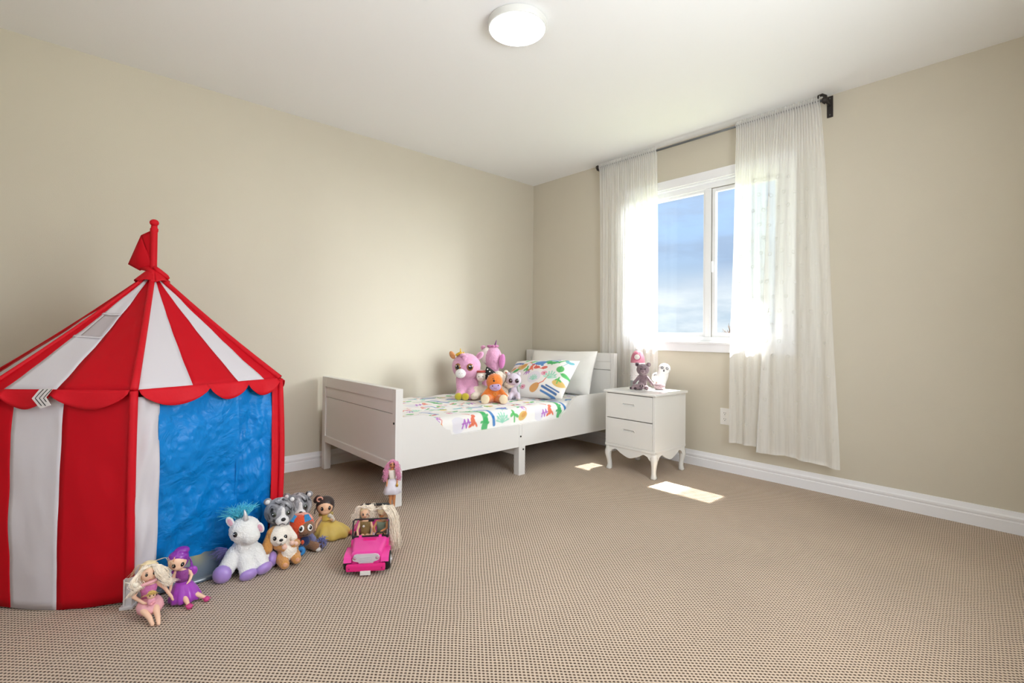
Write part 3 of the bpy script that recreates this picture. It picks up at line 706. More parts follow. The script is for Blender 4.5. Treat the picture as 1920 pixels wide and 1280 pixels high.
# ------------------------------------------------------------------ nightstand
ns = thing('nightstand', 'white two-drawer nightstand on curved legs beside the bed', 'nightstand', (1.347, -.585, 0))
NW, ND = .398, .40; NT = .563
MB().box(.012, NW-.012, .026, ND, .17, NT-.016).box(.012, NW-.018, .0, .026, .17, .187).obj('carcass', NSW, ns)
MB().box(-.012, NW+.012, -.012, ND+.012, NT-.017, NT, .005).obj('top_panel', NSW, ns)
MB().box(NW-.018, NW, -.001, ND, .168, NT-.017, .002).obj('side_panel', NSW, ns)
MB().box(0, .012, -.001, ND, .168, NT-.017, .002).obj('side_panel', NSW, ns)
for z0, z1 in ((.373, NT-.0225), (.188, .3665)):
    # drawer front with a slotted pull let into it
    zc = z0+(z1-z0)*.60; xc = .195; hw, hh = .048, .0085; x0, x1 = .014, NW-.020
    d = MB().box(x0, xc-hw, -.004, .010, z0, z1).box(xc+hw, x1, -.004, .010, z0, z1).box(xc-hw, xc+hw, -.004, .010, z0, zc-hh).box(xc-hw, xc+hw, -.004, .010, zc+hh, z1).obj('drawer', NSW, ns)
    bm = bmesh.new(); bm.from_mesh(d.data); bmesh.ops.remove_doubles(bm, verts=bm.verts[:], dist=1e-5); bm.to_mesh(d.data); bm.free()
    hd = MB()
    rim = [(xc+s*(hw-.004)+.0045*math.cos(a), -.0045, zc+.0045*math.sin(a)) for s, A in ((1, (-PI/2, 0, PI/2)), (-1, (PI/2, PI, 3*PI/2))) for a in A]
    rim = [(xc+s*(hw-hh)+hh*math.cos(a), -.0042, zc+hh*math.sin(a)) for s, st in ((1, -PI/2), (-1, PI/2)) for a in [st+PI*k/8 for k in range(9)]]
    hd.tube(rim, .0016, 6, closed=True).box(xc-hw, xc+hw, .006, .009, zc-hh, zc+hh)
    hd.obj('handle', NSW, d, 'auto')
MB().box(-.002, NW+.002, -.004, .012, .168, .186, .003).box(NW-.012, NW+.002, .0, ND, .168, .186, .003).box(-.002, .012, .0, ND, .168, .186, .003).obj('base_moulding', NSW, ns)
def apron(L, n=40):
    P = []
    for i in range(n+1):
        u = i/n; e = abs(u-.5)*2           # lowest beside the legs, then a cusp, high in the middle flanks, a dip in the centre
        z = .135+.020*math.cos((e)*PI*1.0)*-1*.2-.018*(e > .86)*min(1, (e-.86)/.06)+.016*math.exp(-((e-.66)/.16)**2)-.022*math.exp(-(e/.34)**2)
        P.append((.03+u*(L-.06), z))
    return [(.03, .17)]+P+[(L-.03, .17)]
MB().prism(apron(NW), 0, .014, 'y').obj('apron', NSW, ns)
MB().prism(apron(ND), NW-.014, NW, 'x').obj('apron', NSW, ns)
MB().prism(apron(ND), 0, .014, 'x').obj('apron', NSW, ns)
def cabriole(x, y, dx, dy):
    prof = [(.172, .000, .021), (.15, .000, .0215), (.13, .004, .0215), (.11, .006, .0195), (.085, .004, .016), (.06, .000, .0145), (.035, -.002, .014), (.018, -.001, .0165), (.006, .001, .0185), (.0, .001, .016)]
    mb = MB(); seg = 12; vs = []; fs = []
    for z, o_, r in prof:
        for k in range(seg):
            a = 2*PI*k/seg+PI/12; q = max(abs(math.cos(a)), abs(math.sin(a))); q = q**-.65
            vs.append((x+dx*o_+r*q*math.cos(a)*.95, y+dy*o_+r*q*math.sin(a)*.95, z))
    for i in range(len(prof)-1):
        for k in range(seg): fs.append((i*seg+k, i*seg+(k+1) % seg, (i+1)*seg+(k+1) % seg, (i+1)*seg+k))
    fs += [tuple(range(seg)), tuple((len(prof)-1)*seg+k for k in range(seg))]
    mb.add(vs, fs).obj('leg', NSW, ns, True)
for x, y, dx, dy in ((.020, .020, -1, -1), (NW-.020, .020, 1, -1), (NW-.020, ND-.020, 1, 1), (.020, ND-.020, -1, 1)): cabriole(x, y, dx, dy)

# ------------------------------------------------------------------ play tent
TCX, TCY = .832, -3.174
tent = thing('play_tent', 'red and white striped circus play tent with a blue door curtain', 'play tent', (TCX, TCY, 0))
RED = mat('tent_red_nylon', 'c4041a', .6, bump=.08, bscale=14, trans=.10, spec=.2)
REDD = mat('tent_red_binding', 'c4081c', .6, bump=.15, bscale=60, spec=.25)
WHT = mat('tent_white_nylon', 'dcd7dc', .6, bump=.08, bscale=14, trans=.18)
def blue_mat():
    m = mat('tent_blue_nylon', '0884d4', .36, bump=.0, trans=.14, spec=.28)
    t = m.node_tree; b = t.nodes['Principled BSDF']
    tcn = N(t, 'ShaderNodeTexCoord'); mp_ = N(t, 'ShaderNodeMapping'); mp_.inputs['Rotation'].default_value = (.5, .3, .2); t.links.new(tcn.outputs['Object'], mp_.inputs[0])
    vo = N(t, 'ShaderNodeTexVoronoi'); vo.feature = 'DISTANCE_TO_EDGE'; vo.inputs['Scale'].default_value = 13
    ns_ = N(t, 'ShaderNodeTexNoise'); ns_.inputs['Scale'].default_value = 9; ns_.inputs['Detail'].default_value = 6; ns_.inputs['Distortion'].default_value = 1.5
    t.links.new(mp_.outputs[0], ns_.inputs['Vector']); 
    ad = N(t, 'ShaderNodeVectorMath', operation='MULTIPLY_ADD'); ad.inputs[1].default_value = (.16, .16, .16); t.links.new(ns_.outputs['Color'], ad.inputs[0]); t.links.new(mp_.outputs[0], ad.inputs[2])
    t.links.new(ad.outputs[0], vo.inputs['Vector'])
    mm = N(t, 'ShaderNodeMath', operation='MULTIPLY_ADD'); mm.inputs[1].default_value = .6; t.links.new(vo.outputs['Distance'], mm.inputs[0]); t.links.new(ns_.outputs['Fac'], mm.inputs[2])
    bp = N(t, 'ShaderNodeBump'); bp.inputs['Strength'].default_value = .5; bp.inputs['Distance'].default_value = .02
    t.links.new(mm.outputs[0], bp.inputs['Height']); t.links.new(bp.outputs[0], b.inputs['Normal']); return m
BLUE = blue_mat()
phs = math.radians(-10.8)
foot = [Vector((.532*math.cos(phs+k*PI/3), .532*math.sin(phs+k*PI/3), .012)) for k in range(6)]
foot[0] = Vector((1.334-TCX, -3.275-TCY, .012)); foot[1] = Vector((1.275-TCX, -2.785-TCY, .012))
eave = [Vector((.554*math.cos(phs+k*PI/3), .554*math.sin(phs+k*PI/3), .745)) for k in range(6)]
APX = Vector((0, 0, 1.205))
eave[5] = eave[0].lerp(eave[5], .89); foot[5] = foot[0].lerp(foot[5], .90)      # the tent stands a little out of true
eave[4] = Vector((.414-TCX, -3.692-TCY, .745))
def nz3(x, y, z, s): return mnoise.noise(Vector((x*s, y*s, z*s)))
def wallpt(k, s, h, amp=.006, inset=0.0, sd=0.0):
    a, b = foot[k], foot[(k+1) % 6]; c, d = eave[k], eave[(k+1) % 6]
    p = (a.lerp(b, s)).lerp(c.lerp(d, s), h)
    n = Vector((b.y-a.y, -(b.x-a.x), 0)).normalized()
    bow = .018*math.sin(PI*h)+.028*math.sin(PI*s)*(1-h)**2*1.0-.012*math.sin(PI*s)*h*(1-h)
    w = (nz3(s*1.7+k*7+sd, h*2.3, sd, 2.2)+.5*nz3(s*4+k, h*3+s*3, sd+3, 3.0))*amp
    zz = .010*math.sin(PI*s)*(1-h)**3
    return p+n*(bow+w-inset)-Vector((0, 0, zz))
def roofpt(k, s, t, off=0.0):
    c, d = eave[k], eave[(k+1) % 6]; p = c.lerp(d, s).lerp(APX, t)
    n = (d-c).cross(APX-c).normalized()
    sag = -.012*math.sin(PI*t)*math.sin(PI*s)+.004*nz3(s*3+k*5, t*4, 0, 2)
    return p+n*(sag+off)
def panel(name, ma, fn, nu, nv, th=.0016, label=None, parent=None):
    o = MB().grid(nu, nv, lambda u, v: tuple(fn(u, v))).obj(name, ma, parent or tent, True, fixn=False); thicken(o, th, 0)
    if label: o['label'] = label
    return o
for k in range(6):
    rev = (k == 5)
    bw = [(0, .470, RED), (.470, .811, WHT), (.811, 1, RED)]
    br = [(0, .530, RED), (.530, .883, WHT), (.883, 1, RED)]
    if k == 4: br = [(0, .14, RED), (.14, .84, WHT), (.84, 1, RED)]
    if k == 0: br = [(0, .347, WHT), (.347, .67, RED), (.67, .875, WHT), (.875, 1, RED)]
    if k != 0:
        for s0, s1, ma in bw:
            f = (lambda u, v, s0=s0, s1=s1: wallpt(k, (1-(s0+(s1-s0)*u)) if rev else s0+(s1-s0)*u, v))
            panel('wall_stripe', ma, f, 12, 26, label='white stripe' if ma is WHT else 'red stripe')
    for s0, s1, ma in br:
        f = (lambda u, v, s0=s0, s1=s1: roofpt(k, (1-(s0+(s1-s0)*u)) if rev else s0+(s1-s0)*u, v*.975))
        panel('roof_stripe', ma, f, 10, 22, label='white stripe' if ma is WHT else 'red stripe')
    # scalloped valance along the eave
    for s0, s1 in (((.02, .44), (.44, .72), (.72, .975)) if k != 5 else ((.02, .53), (.53, .88), (.88, .985))):
        def f(u, v, s0=s0, s1=s1):
            s = s0+(s1-s0)*u; s = 1-s if rev else s
            c, d = eave[k].lerp(eave[(k+1) % 6], s), Vector((0, 0, 0))
            a, b = eave[k], eave[(k+1) % 6]; n = Vector((b.y-a.y, -(b.x-a.x), 0)).normalized()
            drop = (.014+.052*math.sin(PI*u)**.75)*v
            return c+n*(.006+.016*v+.004*math.sin(u*9+k)*v)+Vector((0, 0, .004-drop))
        panel('valance_scallop', REDD, f, 18, 6, label='red scallop')
# door side: white strip, blue curtain in two flaps, red edge
panel('door_strip', WHT, lambda u, v: wallpt(0, .004+.140*u, .0+v*.97, .006, .002+.005*math.sin(u*6+v*9)+.004*math.sin(u*9-v*17), 9), 10, 30, label='white strip beside the door curtain')
def flap(s0t, s1t, s0b, s1b, hb0, hb1, ins, sd):
    def f(u, v):
        h = (hb0+(hb1-hb0)*u)*(1-v)+.985*v
        s = (s0b+(s1b-s0b)*u)*(1-v)+(s0t+(s1t-s0t)*u)*v
        # creased thin nylon: slanting pulls from the top corners, puckers between them
        X_ = (u*(s1t-s0t)*.55); Z_ = v*.72; a_ = X_*.8+Z_*.6; b_ = Z_*.8-X_*.6
        q = .9*nz3(a_*2.2, b_*4.5, sd, 1.0)+.55*abs(nz3(a_*5, b_*11, sd+4, 1.0))+.22*abs(nz3(a_*15, b_*17, sd+8, 1.0))+.16*abs(nz3(a_*34, b_*30, sd+12, 1.0))
        return wallpt(0, s, h, .010, ins+.105*math.sin(PI*min(1, max(0, s)))*(1-h)**1.5+.004*math.sin(u*17+sd+3*v)*(1-.3*v)+.030*q*min(1, 6*u, 6*(1-u))*min(1, 5*(1-v)+.15), sd)
    return f
panel('door_curtain', BLUE, flap(.137, .675, .146, .725, .095, .055, .006, 2), 90, 110, label='left blue door flap')
panel('door_curtain', BLUE, flap(.665, .945, .70, .945, .05, .04, .010, 5), 60, 110, label='right blue door flap')
panel('door_edge', REDD, lambda u, v: wallpt(0, .935+.06*u, v*.99, .003, -.002, 3), 5, 24, label='red edge of the door')
# glossy grey floor sheet turned up behind the door
fsm = mat('floor_sheet_grey', '7c8a99', .22, coat=.4, attr='print')
fs_ = MB().grid(50, 8, lambda u, v: tuple(wallpt(0, .12+.82*u, .002+.125*v, .004, .005+(.075+.05*math.sin(PI*u))*v))).obj('floor_sheet', fsm, tent, True, fixn=False); thicken(fs_, .0012)
uu, vv_ = np.meshgrid(np.linspace(0, 1, 50), np.linspace(0, 1, 8), indexing='xy')
base = np.array(lin('56626e'))*np.ones(uu.shape+(1,)); g = np.exp(-((uu-.32)/.10)**2-((vv_-.75)/.3)**2)[..., None]
g2 = np.exp(-((uu-.40)/.06)**2-((vv_-.8)/.25)**2)[..., None]; g3 = np.exp(-((uu-.24)/.06)**2-((vv_-.65)/.3)**2)[..., None]
base = base*(1-.6*g2)+.6*g2*np.array(lin('c9a552')); base = base*(1-.6*g3)+.6*g3*np.array(lin('b8485c')); base = base*(1-.3*g)+.3*g*np.array(lin('6fae8a'))
set_print(fs_, base)
# corner sleeves over the poles, ridge sleeves on the roof
for k in range(6):
    a, b = foot[k], eave[k]; rad = Vector((a.x, a.y, 0)).normalized()
    pts = [a.lerp(b, t)+rad*(.016*math.sin(PI*t)+.004)+Vector((0, 0, .07*(1-t)*(k == 0))) for t in [i/12 for i in range(13)]]
    MB().tube(pts, [.0125]*13, 10).obj('corner_sleeve', REDD, tent, True)
    pts = [eave[k].lerp(APX, t)+rad*.003+Vector((0, 0, .004-.010*math.sin(PI*t))) for t in [i/12*.98 for i in range(13)]]
    MB().tube(pts, [(.0125 if k < 4 else .0085)-.002*i/12 for i in range(13)], 10).obj('ridge_sleeve', REDD, tent, True)
# white plastic foot at the front corner
fx, fy = foot[0].x, foot[0].y; rad = Vector((fx, fy, 0)).normalized(); ang = math.atan2(rad.y, rad.x)
MB().box(-.006, .012, -.012, .014, .006, .10, .003).box(.012, .017, -.012, -.007, .006, .10, .001).box(.012, .017, .009, .014, .006, .10, .001).box(-.012, .026, -.020, .020, 0, .010, .002).obj('pole_foot', mat('foot_white_plastic', 'd9d7d8', .4), tent, loc=(fx+rad.x*.012, fy+rad.y*.012, 0), rot=(0, 0, ang-.25), ).__setitem__('label', 'white plastic pole foot')
for k in range(1, 6):
    MB().lathe([(.02, 0), (.02, .006), (.014, .012), (.014, .04)], 14).obj('pole_foot', mat('foot_white_plastic', 'd9d7d8', .4), tent, loc=(foot[k].x, foot[k].y, 0))['label'] = 'white plastic pole foot'
# chevron tag sewn on the valance
u5 = (eave[5]-eave[0]); u5.z = 0; u5.normalize(); n5 = Vector((eave[0].y-eave[5].y, -(eave[0].x-eave[5].x), 0)).normalized()
tg = [(.036, .0), (.012, .030), (-.034, .036), (-.010, .004), (-.026, -.022), (.008, -.034)]
Mt = Matrix((u5, n5, Vector((0, 0, 1)))).transposed().to_4x4(); Mt.translation = Vector((1.203-TCX, -3.49-TCY, .722))+n5*.026
to = MB().prism(tg, -.001, .001, 'y').obj('chevron_tag', mat('tag_white', 'd9d4d2', .6), tent); to.matrix_local = Mt; to['label'] = 'white tag with black chevrons'
for i in range(3):
    x = .024-.0135*i
    lo = (x-.021-.002*i*0, -.024) if i < 2 else (x-.0045, -.0062)
    MB().tube([(x-.026, .0015, .031), (x-.012, .0015, .016), (x, .0015, .001), (x-.010, .0015, -.011), lo[:1]+(.0015,)+lo[1:]], .0012, 5).obj('chevron', BLACK, to)
# mesh vent let into the white roof stripe
VENT = mat('vent_mesh', 'c9bfc1', .7, trans=.3)
panel('roof_vent', VENT, lambda u, v: roofpt(5, 1-(.56+.25*u), .40+.19*(1-v)*1.0, .0025), 10, 8, .001, label='grey mesh vent window')
for t in (.395, .59):
    panel('vent_hem', WHT, lambda u, v, t=t: roofpt(5, 1-(.533+.345*u), t+.014*v, .004), 10, 3, .001)
# top: collar, pole, finial, flag
def collar(u, v):
    a = 2*PI*u; r = .012+.052*v+.004*math.sin(3*a+1)*v; z = 1.225-.052*v+(.010*abs(math.sin(3*a))-.012)*v**3
    return Vector((r*math.cos(a), r*math.sin(a), z))
o = MB().grid(49, 8, lambda u, v: tuple(collar(u, v))).obj('collar', REDD, tent, True, fixn=False); thicken(o, .002)
kn = MB()
kn.tube([Vector((-.035, -.045, 1.225)), Vector((-.005, -.018, 1.222)), Vector((.022, -.005, 1.205)), Vector((.038, .0, 1.185))], [.006, .012, .013, .009], 8)
kn.tube([Vector((.018, .0, 1.232)), Vector((.022, .018, 1.212)), Vector((.02, .045, 1.19)), Vector((.02, .055, 1.182))], [.007, .012, .011, .005], 8)
kn.obj('knot', REDD, tent, True)
MB().lathe([(.013, 1.18), (.013, 1.385), (.0155, 1.39), (.0155, 1.40), (.012, 1.405), (.012, 1.413)], 18).obj('mast', REDD, tent, 'auto')
MB().ell((0, 0, 1.427), (.0175, .0175, .0155)).obj('finial', REDD, tent, True)
cc = Vector((TCX, TCY, 0)); fp = lambda x, y, z: Vector((x, y, z))-cc
A_, B_, C_, D_, Kn = fp(.829, -3.180, 1.395), fp(.797, -3.217, 1.371), fp(.757, -3.257, 1.243), fp(.797, -3.213, 1.214), fp(.836, -3.172, 1.225)
fn_ = Vector((.74, -.67, 0))
def flag1(u, v):
    p = B_.lerp(C_, v).lerp(Kn.lerp(D_, v) if False else (Kn+Vector((0, 0, .01))).lerp(D_, v), u); return p+fn_*(.012*math.sin(PI*u)*math.sin(PI*v)+.008*u)
o = MB().grid(10, 10, lambda u, v: tuple(flag1(u, v))).obj('flag', RED, tent, True, fixn=False); thicken(o, .0015)
o2 = MB().grid(6, 10, lambda u, v: tuple(A_.lerp(B_, u).lerp(Kn, v)+fn_*(.004*math.sin(PI*v)))).obj('flag_fold', RED, o, True, fixn=False); thicken(o2, .0015)

# ------------------------------------------------------------------ soft toys and dolls
# local frame of every toy: x to the viewer's right, -y towards the viewer, z up, origin on what carries it
def plush(name, col, bump=.55, bs=170, attr=None, sheen=.5): return mat('plush_'+name, col, .95, bump=bump, bscale=bs, sheen=sheen, attr=attr, spec=.1, var=.05 if not attr else .04, vscale=40)
PAINT = mat('plush_painted', 'ffffff', .95, bump=.5, bscale=170, sheen=.4, attr='paint', spec=.1, var=.05, vscale=40)
SATIN = lambda n, c: mat('satin_'+n, c, .3, sheen=.3, bump=.1, bscale=60)
SKIN = mat('doll_skin', 'e6b894', .45, sss=.1); SKIN2 = mat('doll_skin_tan', 'c98a5c', .45); SKIN3 = mat('doll_skin_light', 'edc3a6', .45)
def HAIRM(n, c): return mat('hair_'+n, c, .45, var=.15, vscale=90, sheen=.2)
NOSE = mat('nose_black', '151215', .3)
R = math.radians
def tuft(parent, name, ma, c, r, n, L, r0, up=(0, 0, 1), spread=1.0, seed=0, droop=.2):
    rr = random.Random(seed); lines = []; up = Vector(up).normalized()
    for i in range(n):
        d = Vector((rr.gauss(0, 1), rr.gauss(0, 1), rr.gauss(0, 1))).normalized()*spread+up; d.normalize()
        p = Vector(c)+Vector((d.x*r[0], d.y*r[1], d.z*r[2])); l = L*(.6+.6*rr.random())
        q = p+d*l*.55+Vector((rr.gauss(0, .1), rr.gauss(0, .1), 0))*l; e = p+d*l+Vector((rr.gauss(0, .25), rr.gauss(0, .25), -droop))*l
        lines.append([p-d*.004, p.lerp(q, .5), q, e])
    o = strands(name, lines, r0, r0*.25, ma, parent); return o

# --- white plush unicorn with purple hooves
t = thing('plush_unicorn', 'white plush unicorn with a teal mane and purple hooves by the tent door', 'plush toy', (1.360, -2.922, 0), R(74), None, .93)
WF = plush('white_fur', 'e9e8e6')
hc, hr = (0, .0, .187), (.060, .054, .055)
blob('body', [E((0, .035, .075), (.058, .05, .07)), E((0, .012, .115), (.04, .04, .045)), E(hc, hr), E((.022, -.036, .170), (.036, .028, .032)), K((-.035, .015, .085), (-.070, -.022, .036), .036, .031), K((.004, -.004, .075), (.012, -.042, .028), .034, .029),
              K((.036, .005, .088), (.064, -.018, .040), .036, .030), K((.045, .05, .05), (.085, .035, .04), .034, .03)], WF, t, .005, 5, fuzz=.003)
HV = SATIN('purple', 'a284c9')
button('hoof', HV, Vector((-.078, -.040, .034)), Vector((-.35, -.9, .05)), .037, .028, t, .98)
button('hoof', HV, Vector((.018, -.056, .020)), Vector((.25, -.55, -.5)), .036, .020, t, .8)
button('hoof', HV, Vector((.076, -.034, .026)), Vector((.4, -.5, -.6)), .036, .020, t, .85)
button('hoof', HV, Vector((.108, .022, .036)), Vector((.95, -.2, .1)), .033, .018, t, .95)
for az in (-34, 74):
    p, n = surf(hc, hr, R(az), R(2)); e = button('eye', mat('black_eye', '0d0b0d', .12, coat=.5), p, n, .0095, .006, t, 1.2)
    MB().ell((-.002, .003, .0055), (.002, .002, .001), None, 8, 6).obj('eye_glint', mat('eye_glint', 'ffffff', .2), e, True)
MB().tube([(.004, -.022, .236), (.002, -.026, .252), (.0, -.028, .268), (-.002, -.029, .281)], [.0105, .0085, .0055, .0018], 12).obj('horn', mat('silver_lame', 'd9d4d6', .3, metal=.3, bump=.3, bscale=120), t, True)
PINKIN = plush('pink_lining', 'd9a6b6')
for sx, rz_ in ((-1, .25), (1, -.55)):
    e = MB().ell((0, 0, .02), (.014, .007, .024)).obj('ear', WF, t, True, loc=(sx*(.046 if sx < 0 else .050), -.004 if sx < 0 else -.022, .212 if sx < 0 else .214), rot=(0, -.45 if sx < 0 else 2.75, 0))
    MB().ell((0, -.005, .02), (.0085, .004, .017)).obj('ear_lining', PINKIN, e, True)
mn = tuft(t, 'mane', HAIRM('teal', '4cc8e0'), (-.01, .02, .222), (.035, .03, .02), 210, .062, .0016, (-.25, .15, 1), .75, 3); mn['label'] = 'fluffy teal mane'
tuft(t, 'tail', HAIRM('violet', '7f74b8'), (-.062, .05, .10), (.012, .012, .02), 60, .05, .002, (-.6, .2, -.4), .6, 4)

# --- tan and white puppy
t = thing('plush_puppy', 'tan and white plush puppy sitting on its bottom beside the white unicorn', 'plush toy', (1.372, -2.784, 0), R(72), None, .88)
TAN, CRM, PNK = lin('c98f4e'), lin('efe6da'), lin('e6b8a6')
hc, hr = (-.014, .006, .136), (.051, .045, .046)
blob('body', [E((.022, .022, .060), (.047, .043, .056), TAN), E((.028, -.012, .066), (.032, .034, .040), CRM), E(hc, hr, CRM), E((-.032, .012, .136), (.040, .042, .043), TAN), E((-.006, -.034, .124), (.024, .018, .018), CRM),
              K((-.022, .004, .088), (.004, -.030, .088), .019, .014, TAN), K((.060, .006, .088), (.046, -.028, .098), .017, .013, TAN),
              K((-.004, -.012, .032), (.010, -.058, .024), .027, .021, TAN), K((.052, .0, .034), (.060, -.044, .032), .026, .020, TAN)], PAINT, t, .0042, 5, attr=True, fuzz=.0015)
e = blob('ear', [K((-.050, .004, .158), (-.066, -.004, .086), .017, .026, TAN)], PAINT, t, .004, 3, attr=True)
blob('ear', [K((.020, .014, .164), (.046, .004, .118), .013, .017, CRM), E((.05, .003, .108), (.015, .013, .015), TAN)], PAINT, t, .004, 3, attr=True)
for p, r_ in (((.008, -.036, .094), .012), ((.040, -.036, .108), .012), ((.056, -.030, .100), .010)): MB().ell(p, (r_, r_*.9, r_*.95)).obj('paw', plush('paw_pink', 'e8bfae'), t, True)
for p in ((.013, -.078, .030), (.064, -.063, .038)): MB().ell(p, (.010, .004, .009)).obj('paw_pad', plush('paw_pad', 'dba07c'), t, True)
eyes(t, hc, hr, R(26), R(4), .0085, None, 1.2, R(4), glint=True)
p, n = surf((-.006, -.034, .124), (.024, .018, .018), R(0), R(30)); button('nose', NOSE, p, n, .0085, .005, t, .75)
MB().tube([(-.006, -.053, .122), (-.006, -.0535, .114)], .0014, 6).tube([(-.014, -.051, .111), (-.006, -.0535, .114), (.002, -.051, .111)], .0013, 6).obj('mouth', NOSE, t, True)

# --- two grey striped tiger cubs
def striped():
    m = bpy.data.materials.new('plush_grey_tiger'); m.use_nodes = True; tt = m.node_tree; b = tt.nodes['Principled BSDF']; b.inputs['Roughness'].default_value = .95; b.inputs['Sheen Weight'].default_value = .4; b.inputs['Specular IOR Level'].default_value = .1
    c = N(tt, 'ShaderNodeTexCoord'); mp_ = N(tt, 'ShaderNodeMapping'); mp_.inputs['Scale'].default_value = (34, 34, 13); mp_.inputs['Rotation'].default_value = (.2, .5, .3)
    tt.links.new(c.outputs['Object'], mp_.inputs[0]); n = N(tt, 'ShaderNodeTexNoise'); n.inputs['Scale'].default_value = 1.0; n.inputs['Detail'].default_value = 3; n.inputs['Distortion'].default_value = 1.2
    tt.links.new(mp_.outputs[0], n.inputs['Vector'])
    r_ = ramp(tt, [(.36, lin('1c1b1d')), (.405, lin('737276')), (.56, lin('8f8e92')), (.64, lin('bab9bc'))]); tt.links.new(n.outputs['Fac'], r_.inputs[0]); tt.links.new(r_.outputs[0], b.inputs['Base Color'])
    return m
TIG = striped(); MUZ = plush('muzzle_white', 'e6e3e2')
def tiger(loc, rz, label, tall, lean=0.0):
    t = thing('plush_tiger', label, 'plush toy', loc, R(rz), 'grey tiger cubs'); o = tall-.058
    hc, hr = (0, 0, o), (.060, .052, .056)
    blob('body', [E((0, .02, .055), (.048, .046, .055)), K((0, .02, .06), (0, .012, o-.04), .045, .036), E(hc, hr), K((-.03, .0, o-.085), (-.045, -.035, .045), .02, .018), K((.03, .0, o-.085), (.045, -.035, .045), .02, .018),
                  K((-.03, -.0, .03), (-.05, -.045, .022), .026, .022), K((.03, 0, .03), (.05, -.045, .022), .026, .022)], TIG, t, .005, 4, fuzz=.0015)
    for s in (-1, 1):
        e = MB().ell((s*.046, .0, o+.045), (.016, .009, .015)).obj('ear', TIG, t, True); MB().ell((s*.046, -.006, o+.046), (.009, .005, .009)).obj('ear_lining', MUZ, e, True)
    blob('muzzle', [E((.010, -.044, o-.024), (.026, .020, .022)), K((.010, -.040, o-.02), (.012, -.044, o+.022), .017, .008)], MUZ, t, .004, 4)
    p, n = surf((.010, -.044, o-.024), (.026, .020, .022), R(10), R(25)); button('nose', NOSE, p, n, .009, .005, t, .8)
    MB().tube([(-.002, -.060, o-.036), (.010, -.0645, o-.030), (.020, -.060, o-.036)], .0015, 6).obj('mouth', NOSE, t, True)
    eyes(t, hc, hr, R(27), R(4), .0095, mat('eye_olive', '3c4438', .15, coat=.5), 1.1, R(6))
    return t
tiger((1.325, -2.782, 0), 72, 'grey striped plush tiger sitting between the tent edge and the puppy', .262)
tiger((1.215, -2.672, 0), 69, 'grey striped plush tiger with a dark brow sitting behind the orange-hooded plush', .232)

# --- orange-hooded plush with a blue badge pouch
t = thing('plush_monkey', 'plush monkey with an orange hood, blue ears and a blue pouch', 'plush toy', (1.290, -2.688, 0), R(70), None, .98)
ORG, BRN, NVY, BLU = lin('e0532f'), lin('86624a'), lin('2b3350'), lin('2c86c6')
hc, hr = (.002, .0, .112), (.058, .052, .052)
blob('body', [E((.012, .018, .045), (.036, .034, .042), NVY), E(hc, hr, ORG), E((.004, .008, .128), (.052, .046, .038), lin('e79a86')), E((.022, -.020, .106), (.040, .040, .036), BRN), K((.03, .0, .03), (.066, -.03, .022), .020, .020, BRN), K((-.01, -.005, .03), (.01, -.05, .02), .020, .018, NVY),
              K((.035, .01, .07), (.058, -.012, .05), .013, .012, lin('77789f'))], PAINT, t, .0042, 4, attr=True)
for x, a in ((-.026, .5), (.030, -.35)):
    MB().prism([(-.016, -.012), (.016, -.012), (.010, .016), (-.006, .020)], -.004, .004, 'y').obj('ear', plush('blue_felt', '3a8fc8'), t, loc=(x, -.030 if x > 0 else -.024, .150), rot=(-.7, a, 0))
eyes(t, (.022, -.020, .106), (.040, .040, .036), R(27), R(18), .0118, mat('eye_white', 'f0efec', .25), 1.25, R(4))
MB().tube([(.012, -.060, .092), (.022, -.0615, .088), (.034, -.058, .092)], .0016, 6).obj('mouth', NOSE, t, True)
MB().tube([(-.030, -.012, .075), (-.006, -.022, .062), (.020, -.024, .045), (.034, -.016, .028)], .006, 8).obj('strap', plush('orange_strap', 'e0532f'), t, True)
MB().ell((.022, -.030, .052), (.020, .010, .022)).obj('pouch', plush('navy_pouch', '27345c'), t, True)
MB().ell((.012, -.039, .052), (.007, .003, .010)).obj('badge', plush('badge_orange', 'e8623c'), t, True)
w = MB(); w.lathe([(.007, -.008), (.014, -.010), (.018, -.006), (.018, .006), (.014, .010), (.007, .008)], 24, Matrix.Translation((.006, -.060, .024)) @ Matrix.Rotation(PI/2-.2, 4, 'X')); w.obj('wheel', mat('blue_foam', '2a7fc0', .5), t, True)
MB().ell((.006, -.067, .024), (.006, .003, .006)).obj('wheel_hub', mat('hub_dark', '1d3f70', .4), t, True)
tuft(t, 'foot_fur', HAIRM('slate_blue', '6a74b4'), (.088, -.012, .028), (.012, .012, .012), 90, .022, .0022, (.2, -.2, .8), 1.4, 6)
MB().ell((.088, -.012, .022), (.018, .018, .018)).obj('foot', plush('foot_brown', '6d5348'), t, True)
MB().ell((.076, -.040, .012), (.012, .010, .010)).obj('toe_tag', plush('toe_white', 'd8d5d2'), t, True)

